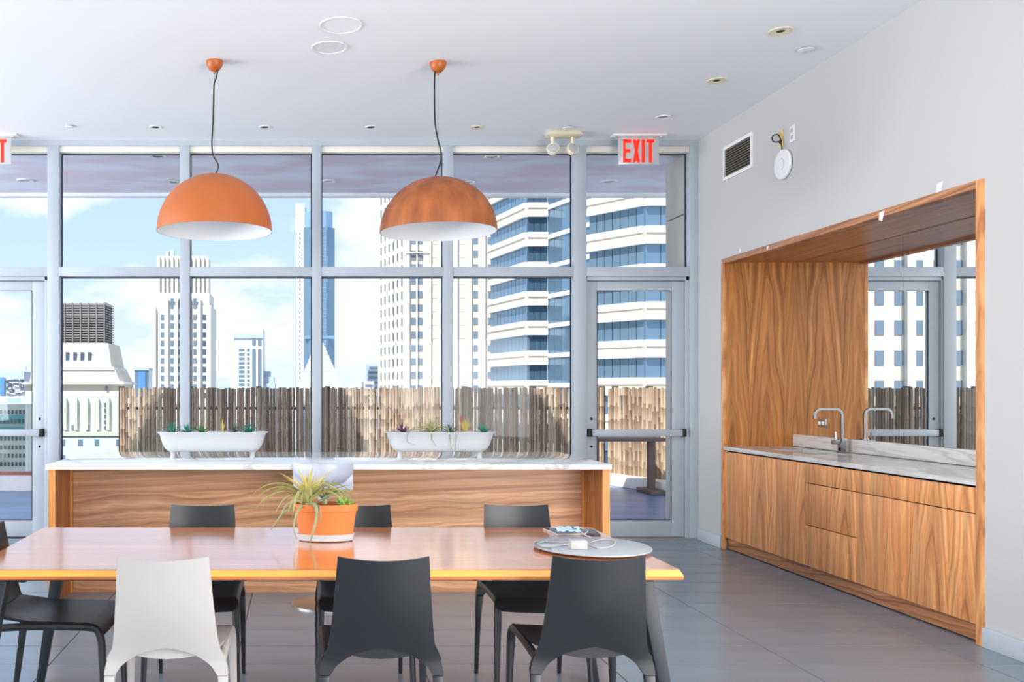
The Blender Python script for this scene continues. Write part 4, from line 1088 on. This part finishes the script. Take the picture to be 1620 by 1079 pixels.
# low curb under the angled fence
dv = (Vector(e2) - Vector((XFR, FY, 0))).normalized(); nrm = Vector((-dv.y, dv.x, 0)) * -1
pA, pB = Vector((XFR, FY, 0)), Vector(e2) + dv * 0.3
struct(MB().prism([(pA.x - 0.25, pA.y - 0.10), (pB.x - 0.25, pB.y - 0.1), (pB.x + 0.2, pB.y), (pA.x + 0.2, pA.y)], -0.01, 0.14).build('trim_12', M['curb'], None, 0.01), 'pale concrete curb under the angled fence')
struct(box('trim_13', M['curb'], WX(190, FY), XFR, FY - 0.16, FY + 0.3, -0.01, 0.04), 'pale concrete curb under the long fence')
# glass balustrade at left
GYb = 12.95
gb = thing('glass_balustrade', 'glass terrace balustrade with thin top rail left of the bamboo fence', 'balustrade', (WX(60, GYb), GYb, 0))
zr_ = WZ(627, GYb)
box('top_rail', M['white'], -7.5, WX(186, GYb), GYb - 0.02, GYb + 0.02, zr_ - 0.02, zr_, gb)
xs = [-7.5, -6.3, -5.1, WX(42, GYb), WX(186, GYb)]
for a, b in zip(xs, xs[1:]):
    box('glass_panel', M['railglass'], a + 0.01, b - 0.01, GYb - 0.006, GYb + 0.006, 0.2, zr_ - 0.02, gb)
struct(box('trim_14', M['curb'], -14, WX(190, GYb), GYb - 0.12, GYb + 0.25, -0.01, WZ(752, GYb)), 'white curb under the glass balustrade')
struct(box('trim_15', M['redroof'], -14, WX(190, GYb), GYb + 0.02, GYb + 0.24, WZ(752, GYb), WZ(752, GYb) + 0.035), 'red coping on the balustrade curb')
# patio table seen through the right door
PTy = 12.3; ptx0, ptx1 = WX(938, PTy), WX(1052, PTy)
ptb = thing('patio_table', 'dark brown patio table outside the right door', 'table', ((ptx0 + ptx1) / 2, PTy, 0))
zt = WZ(693, PTy)
box('tabletop', M['patio'], ptx0, ptx1, PTy - 0.05, PTy + 0.55, zt - 0.045, zt, ptb, 0.004)
for a in (ptx0 + 0.06, ptx1 - 0.14):
    box('leg', M['patio'], a, a + 0.09, PTy + 0.2, PTy + 0.29, 0.05, zt - 0.045, ptb, 0.004)
    box('foot', M['patio'], a - 0.06, a + 0.15, PTy - 0.03, PTy + 0.52, -0.01, 0.05, ptb, 0.01)

# ------------------------------------------------------------------ city
ZG = -70.0
struct(box('ground', M['ground'], -900, 900, 40, 1400, ZG - 2, ZG), 'distant city ground far below')
def bldg(label, loc, cat='building', name='building', group='city buildings'):
    return thing(name, label, cat, loc, 0, group)
def win_grid(root, xs, zs, y, w, h, m, name='window', d=0.07):
    me = MB().box(-w / 2, w / 2, -d, 0.02, -h / 2, h / 2).mesh(name); me.materials.append(m)
    for x in xs:
        for z in zs:
            link(name, me, root, (x - root.location.x, y - root.location.y, z - root.location.z))
def pbox(root, name, m, px0, px1, py0, py1, Y, depth, zbase=None):
    """box whose front face covers the given pixels at distance Y"""
    z0 = zbase if zbase is not None else WZ(py1, Y)
    return box(name, m, WX(px0, Y), WX(px1, Y), Y, Y + depth, z0, WZ(py0, Y), root)

# white art-deco tower
Y = 230.0; s = Y / K
r = bldg('white art-deco tower with fluted crown behind the left window', (WX(289, Y), Y, ZG))
pbox(r, 'shaft', M['bwhite'], 242, 334, 483, 0, Y, 14, ZG)
pbox(r, 'upper_shaft', M['bwhite'], 244.5, 331, 463, 490, Y + 0.5, 12)
pbox(r, 'crown', M['bwhite'], 248, 327, 405, 470, Y + 1.5, 10)
for k in range(12):
    x = 249 + k * 7.0
    pbox(r, 'flute', M['bwhite'], x, x + 4.0, 405 + (k % 3), 464, Y + 0.6, 1.2)
for x in (243, 262.5, 277.5, 290, 298, 314, 330):
    pbox(r, 'pier', M['bwhite'], x, x + 3.4, 470 if 250 < x < 325 else 486, 640, Y - 0.7, 0.8)
xs = [WX(p, Y) for p in (257, 272.5, 285, 308.5, 323.5)]
zs = [WZ(502 + 13.75 * k, Y) for k in range(10)]
win_grid(r, xs[:4], zs, Y, 5.2 * s, 8.6 * s, M['winglass'])
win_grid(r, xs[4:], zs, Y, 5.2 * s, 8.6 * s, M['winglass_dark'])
win_grid(r, xs[1:4], [WZ(480, Y)], Y, 5 * s, 17 * s, M['winglass'])
for px, py, w in ((262, 397, 5), (269, 395, 6)): pbox(r, 'roof_plant', M['bgrey'], px, px + w, py, 406, Y + 4, 2)

# pale mid-rise with shoulder blocks
Y = 350.0; s = Y / K
r = bldg('pale blue office block with low shoulder blocks in the distance', (WX(392, Y), Y, ZG))
pbox(r, 'body', M['bpale'], 370, 416, 519, 0, Y, 20, ZG)
pbox(r, 'stair_wing', M['bpale'], 363, 371, 553, 0, Y + 2, 16, ZG)
for a, b, t in ((350, 364, 587), (343, 364, 597), (340, 364, 608)): pbox(r, 'shoulder', M['bgrey'] if t > 590 else M['bpale'], a, b, t, 0, Y + 4 - (t - 587) * .1, 14, ZG)
for a, b, t in ((416, 427, 587), (416, 433, 596), (416, 435, 607)): pbox(r, 'shoulder', M['bgrey'], a, b, t, 0, Y + 4 - (t - 587) * .1, 14, ZG)
win_grid(r, [WX(382.3, Y)], [WZ(554 + 6.85 * k, Y) for k in range(10)], Y, 9 * s, 4.2 * s, M['winglass'])
win_grid(r, [WX(393, Y)], [WZ(554 + 6.85 * k, Y) for k in range(10)], Y, 4.4 * s, 4.2 * s, M['winglass'])
for x in (399, 408): 
    pbox(r, 'window_strip', M['winglass'], x, x + 5, 552, 625, Y - 0.3, 0.4)
    pbox(r, 'window_strip', M['winglass'], x, x + 5, 536, 546, Y - 0.3, 0.4)
pbox(r, 'cornice', M['bgrey'], 369.5, 416.5, 528, 535, Y - 0.4, 0.6)

# glass skyscraper with white spine
Y = 400.0; s = Y / K
r = bldg('very tall blue glass skyscraper with white spine and twin masts', (WX(500, Y), Y, ZG))
pbox(r, 'spine', M['bwhite'], 467.5, 481.5, 322, 0, Y + 3, 16, ZG)
pbox(r, 'spine_edge', M['bgrey'], 466, 468, 366, 0, Y + 2.5, 16, ZG)
x0, x1 = WX(480.5, Y), WX(530, Y); xc = WX(512, Y); b1 = 5
zt = WZ(359, Y)
MB().prism([(x0, Y + 1.5), (x0 + 3, Y), (x1 - 3.5, Y), (x1, Y + 3), (x1, Y + 16), (x0, Y + 16)], ZG, zt).build('glass_shaft', M['cityglass'], r)
gm = MB()
for k in range(12):
    x = x0 + 3 + (x1 - x0 - 6.5) * k / 11; gm.box(x - 0.1, x + 0.1, Y - 0.15, Y + 0.05, ZG, zt)
for k in range(46):
    z = WZ(613, Y) + k * 1.55 * 1.0
    if z < zt: gm.box(x0 + 3, x1 - 3.5, Y - 0.12, Y + 0.05, z - 0.06, z + 0.06)
g_ = gm.build('curtain_grid', M['crownglass'], r); g_['kind'] = 'stuff'
pbox(r, 'belt', M['crownglass'], 482, 529, 531, 536, Y - 0.3, 1)
x0, x1 = WX(482.5, Y), WX(526.5, Y)
MB().prism([(x0, Y + 2.5), (x0 + 3, Y + 1), (x1 - 3, Y + 1), (x1, Y + 3), (x1, Y + 14), (x0, Y + 14)], zt, WZ(333, Y)).build('crown', M['crownglass'], r)
for p in (484, 518.5, 521): MB().tube([(WX(p, Y), Y + 5, WZ(334, Y)), (WX(p, Y), Y + 5, WZ(318, Y))], 0.25, 6).build('mast', M['bgrey'], r)
win_grid(r, [WX(474.5, Y)], [WZ(368 + 7.4 * k, Y) for k in range(33)], Y + 3, 1.5 * s, 4.2 * s, M['winglass_dark'], 'slot_window')

# stepped pyramid roof
Y = 200.0; s = Y / K
r = bldg('white stepped pyramid roof rising in front of the skyscraper', (WX(507, Y), Y, WZ(640, Y)), 'pyramid roof')
n = 16
for k in range(n):
    t = k / n; h0 = WZ(640 - 107 * t, Y); h1 = WZ(640 - 107 * (t + 1 / n), Y)
    half = 46 * s * (1 - t) + 0.2; xc = WX(506.5, Y); yc = Y + 7
    MB().box(xc - half, xc + half, yc - half, yc + half, h0, h0 + (h1 - h0) * .55).build('step', M['bwhite'], r)
    MB().box(xc - half * .95, xc + half * .95, yc - half * .95, yc + half * .95, h0 + (h1 - h0) * .55, h1).build('step_riser', M['bgrey'], r)
# small far blocks
for px0, px1, py, Y, m, l in ((582, 603, 575, 450, 'bgrey', 'small grey distant block left of the beige tower'), (576, 592, 603, 420, 'bpale', 'low pale distant block beside the small grey one')):
    r = bldg(l, (WX((px0 + px1) / 2, Y), Y, ZG)); s = Y / K
    pbox(r, 'body', M[m], px0, px1, py, 0, Y, 15, ZG)
    for k in range(5): pbox(r, 'window_band', M['winglass'], px0 + 2, px1 - 2, py + 5 + k * 8, py + 8 + k * 8, Y - 0.3, 0.4)
# blue flared block
Y = 300.0
r = bldg('small blue flared glass block right of the louvred building', (WX(224, Y), Y, ZG))
x0, x1 = WX(214, Y), WX(234, Y)
MB().prism([(x0 + 0.6, Y), (x1 - 0.6, Y), (x1 - 0.6, Y + 8), (x0 + 0.6, Y + 8)], ZG, WZ(583, Y), [(x0 - 0.3, Y), (x1 + 0.3, Y), (x1 + 0.3, Y + 8), (x0 - 0.3, Y + 8)]).build('shaft', M['cityglass'], r)
pbox(r, 'centre_glass', M['bblue'], 219, 230, 588, 620, Y - 0.4, 0.5)
pbox(r, 'parapet', M['bgrey'], 212.5, 235.5, 582, 586, Y - 0.3, 8)

# louvred art-deco building on the left
Y = 180.0; s = Y / K
r = bldg('cream stepped building with dark louvred crown behind the left window', (WX(120, Y), Y, ZG))
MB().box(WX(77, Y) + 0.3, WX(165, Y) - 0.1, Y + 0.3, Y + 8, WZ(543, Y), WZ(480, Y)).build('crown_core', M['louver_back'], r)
for k in range(16):
    z = WZ(543 - 3.95 * k, Y)
    box('louver', M['louver'], WX(76, Y), WX(165.5, Y), Y, Y + 0.3, z + 0.05, z + (0.36 if k > 9 else 0.26), r)
for k in range(17):
    z = WZ(543 - 3.95 * k, Y)
    box('side_louver', M['louver'], WX(165.5, Y), WX(166.5, Y), Y + 0.1, Y + 8.6, z, z + 0.2, r)
for p in (77, 89, 101.5, 114, 126.5, 139, 151.5, 164): pbox(r, 'louver_post', M['louver'], p, p + 1.6, 479, 544, Y - 0.15, 0.3)
def frust(nm, pa0, pa1, pb0, pb1, py0, py1, m, dy=0, dep=12):
    z0, z1 = WZ(py1, Y), WZ(py0, Y); e = 0.6
    MB().prism([(WX(pa0, Y), Y - dy - e), (WX(pa1, Y), Y - dy - e), (WX(pa1, Y), Y + dep), (WX(pa0, Y), Y + dep)], z0, z1, [(WX(pb0, Y), Y - dy), (WX(pb1, Y), Y - dy), (WX(pb1, Y), Y + dep - 1), (WX(pb0, Y), Y + dep - 1)]).build(nm, m, r)
frust('drum', 66, 178, 71, 172, 543, 581, M['bcream'], 0.5)
frust('ledge', 60, 184, 62, 182, 581, 586, M['bwhite'], 1.2)
frust('upper_tier', 52, 193, 54, 185, 586, 605, M['bcream'], 1.6)
frust('cornice', 42, 200, 44, 198, 604, 608, M['bwhite'], 2.4)
frust('lower_tier', 46, 194, 46, 194, 608, 630, M['bcream'], 2.0)
win_grid(r, [WX(p, Y) for p in (108.5, 120.5, 132, 143.5)], [WZ(564, Y)], Y - 0.9, 5.6 * s, 13 * s, M['winglass_dark'])
win_grid(r, [WX(173, Y)], [WZ(614.5, Y)], Y - 2.6, 4 * s, 6 * s, M['winglass_dark'])
# main body below the balustrade line
MB().box(WX(40, Y), WX(215, Y), Y - 3, Y + 16, ZG, WZ(630, Y)).build('body', M['bwhite'], r)
for p in (100, 117, 134, 151, 168, 186): pbox(r, 'pilaster', M['bcream'], p, p + 5, 630, 680, Y - 3.6, 0.7)
pbox(r, 'ledge', M['bcream'], 38, 217, 684, 690, Y - 5, 2.5)
MB().box(WX(38, Y), WX(217, Y), Y - 4.8, Y - 2.6, ZG, WZ(690, Y)).build('podium', M['bwhite'], r)
win_grid(r, [WX(p, Y - 5) for p in (99, 127, 153, 187, 56)], [WZ(698, Y), WZ(722, Y), WZ(746, Y)], Y - 4.8, 7 * s, 10 * s, M['winglass'])
win_grid(r, [WX(p, Y) for p in (105, 121.5, 145)], [WZ(676, Y)], Y - 3, 4.5 * s, 9 * s, M['winglass'])
win_grid(r, [WX(172.5, Y)], [WZ(640 + 9 * k, Y) for k in range(5)], Y - 3.05, 4 * s, 6 * s, M['winglass_dark'])
# patterned far-left block and teal office in front of it
Y = 260.0; s = Y / K
r = bldg('grey and white patterned block at the far left edge', (WX(15, Y), Y, ZG))
pbox(r, 'body', M['bgrey'], -40, 38, 588, 0, Y, 15, ZG)
rnd = random.Random(4)
for k in range(46):
    a = rnd.uniform(8, 35); b = rnd.uniform(598, 622); w = rnd.uniform(3, 8)
    pbox(r, 'facade_panel', M['bwhite'] if k % 2 else M['winglass_dark'], a, min(a + w, 38), b, b + 2.0, Y - 0.3 - k * 0.004, 0.4)
pbox(r, 'glass_bay', M['bblue'], 0, 7, 597, 625, Y - 0.5, 0.6)
MB().tube([(WX(34, Y), Y + 4, WZ(590, Y)), (WX(34, Y), Y + 4, WZ(579, Y))], 0.2, 6).build('mast', M['bgrey'], r)
Y = 130.0; s = Y / K
r = bldg('white office block with teal bands below the patterned block', (WX(0, Y), Y, ZG))
pbox(r, 'body', M['bwhite'], -90, 40, 640, 0, Y, 14, ZG)
for py in (657, 676): pbox(r, 'teal_band', M['bteal'], -90, 38, py, py + 14, Y - 0.3, 0.5)
for j, py in enumerate((652, 666, 694, 708, 721, 734)):
    win_grid(r, [WX(2 + 6 * k, Y) for k in range(-6, 7)], [WZ(py, Y)], Y - (0.35 if j == 1 else 0), 3.4 * s, 6.5 * s, M['winglass_dark'])

# beige tower behind the right pendant
Y = 232.0; s = Y / K
cx = WX(642, Y); far = (WX(600, 252), 252.0); xr = WX(800, Y)
r = bldg('beige tower with rows of paired windows behind the brown pendant', (cx, Y, ZG))
ztop = WZ(255, Y)
MB().prism([(cx, Y), (xr, Y), (xr, Y + 26), (far[0], far[1] + 4), far], ZG, ztop).build('shaft', M['bcream'], r)
for a, b in ((643, 648), (658.8, 660.6), (670, 682), (694, 702), (711, 724), (738, 746), (759, 768), (781, 790)):
    pbox(r, 'pier', M['bwhite'], a, b, 256, 640, Y - 0.8, 0.9)
zs = [WZ(615 - 21.3 * k, Y) for k in range(16)]
for p, w, m in ((654, 7.5, 'winglass'), (664.8, 7.5, 'winglass'), (688, 8, 'bbeige'), (731.5, 8.4, 'bbeige'), (752.5, 7.2, 'winglass'), (775, 7, 'winglass')):
    win_grid(r, [WX(p, Y)], zs, Y, w * s, 11 * s, M[m])
# oblique left face
dv = Vector((far[0] - cx, far[1] - Y, 0)); LL = dv.length; ang = math.atan2(dv.y, dv.x)
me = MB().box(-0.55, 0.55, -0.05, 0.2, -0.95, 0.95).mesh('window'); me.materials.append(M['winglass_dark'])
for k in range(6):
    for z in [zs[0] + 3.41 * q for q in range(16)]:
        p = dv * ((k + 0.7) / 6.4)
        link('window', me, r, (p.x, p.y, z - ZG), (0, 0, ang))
for k in range(7):
    p = dv * ((k + 0.15) / 6.4)
    mp_ = MB().box(-0.5, 0.5, -0.05, 0.5, WZ(640, Y) - ZG, ztop - ZG).build('pier', M['bwhite'], r, local=True)
    mp_.location = (p.x, p.y, 0); mp_.rotation_euler = (0, 0, ang)
pbox(r, 'ledge', M['bbeige'], 641, 680, 398.5, 400.5, Y - 1.0, 0.6)

# banded glass office building on the right
r = bldg('white banded office building with blue ribbon windows behind the right door', (31, 121, ZG))
zg0 = [4.75 - 3.92 * 2 + 3.92 * k for k in range(10)]      # tops of glass bands
def ribbon(P, Q, n, zs_, gh, band=True, stripe=True, glass='cityglass', proud=0.45):
    P, Q = Vector(P + (0,)), Vector(Q + (0,)); d = Q - P; L = d.length; a = math.atan2(d.y, d.x)
    w = L / n
    me = MB().box(0.04, w - 0.04, 0.0, 0.12, -gh, 0).mesh('glass_pane'); me.materials.append(M[glass])
    ms = MB().box(0, L, -proud, 0.3, 0.0, 1.87 * .40).box(0, L, -proud, 0.3, 1.87 * .62, 1.87).mesh('spandrel'); ms.materials.append(M['bwhite'])
    mt = MB().box(0, L, -proud + 0.12, 0.3, 1.87 * .40, 1.87 * .62).mesh('spandrel_stripe'); mt.materials.append(M['bbeige'])
    mth = MB().box(0, L, -0.15, 0.3, 0.0, 3.92 - gh).mesh('thin_spandrel'); mth.materials.append(M['bwhite'])
    mm = MB().box(0, L, 0.15, 0.5, -80, 50).mesh('core_wall'); mm.materials.append(M['cityglass_dark'])
    o0 = P - Vector(r.location)
    link('core_wall', mm, r, (o0.x, o0.y, -ZG), (0, 0, a))
    for z in zs_:
        for k in range(n):
            p = o0 + d.normalized() * (w * k)
            link('glass_pane', me, r, (p.x, p.y, z - ZG), (0, 0, a))
        if band:
            link('spandrel', ms, r, (o0.x, o0.y, z - ZG), (0, 0, a)); link('spandrel_stripe', mt, r, (o0.x, o0.y, z - ZG), (0, 0, a))
        else:
            link('thin_spandrel', mth, r, (o0.x, o0.y, z - ZG), (0, 0, a))
P0, P1, P2 = (WX(776, 134), 134.0), (WX(834, 121.6), 121.6), (WX(866, 121.6), 121.6)
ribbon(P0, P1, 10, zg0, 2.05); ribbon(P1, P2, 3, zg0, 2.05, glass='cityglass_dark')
ribbon(P2, (36.0, 109.5), 7, [z + 0.9 for z in zg0], 3.35, band=False)
P4, P5 = (WX(932, 100.7), 100.7), (WX(1020, 94.9), 94.9)
ribbon(P4, P5, 7, zg0, 2.05); ribbon(P5, (44.0, 95.2), 5, zg0, 2.05)
MB().prism([P0, P1, P2, (36.5, 109.5), (33.5, 101.5), P4, (P4[0] + 1.0, P4[1] + 1.0), (50, 97), (50, 140), (30, 140)], ZG, zg0[0] - 2.5).build('base', M['bwhite'], r)
MB().prism([(P0[0] + 1, 134.5), (P1[0] + .6, P1[1] + .8), (P2[0] + .3, P2[1] + .8), (37, 110.5), (35, 101), (P5[0], P5[1] + 1), (50, 97), (50, 140), (30, 140)], zg0[-1] + 1.0, zg0[-1] + 4).build('roof_slab', M['bwhite'], r)

# building to the left, outside the frame, met in the mirror
Y = 98.0
r = bldg('white tower seen only in the mirror with paired grey windows', (-62, Y, ZG))
MB().box(-82, -41, Y, Y + 20, ZG, 34).build('shaft', M['bcream'], r)
me_ = MB().box(-0.47, 0.47, -0.05, 0.02, -0.8, 0.8).mesh('window'); me_.materials.append(M['winglass'])
for k in range(19):
    x = -80.5 + 2.1 * k
    if k % 3 == 0: box('pier', M['bwhite'], x - 1.5, x - 0.6, Y - 0.5, Y, ZG, 34, r)
    for q in range(9): link('window', me_, r, (x + 62, 0, 1.6 + 3.22 * (q - 1) - ZG))
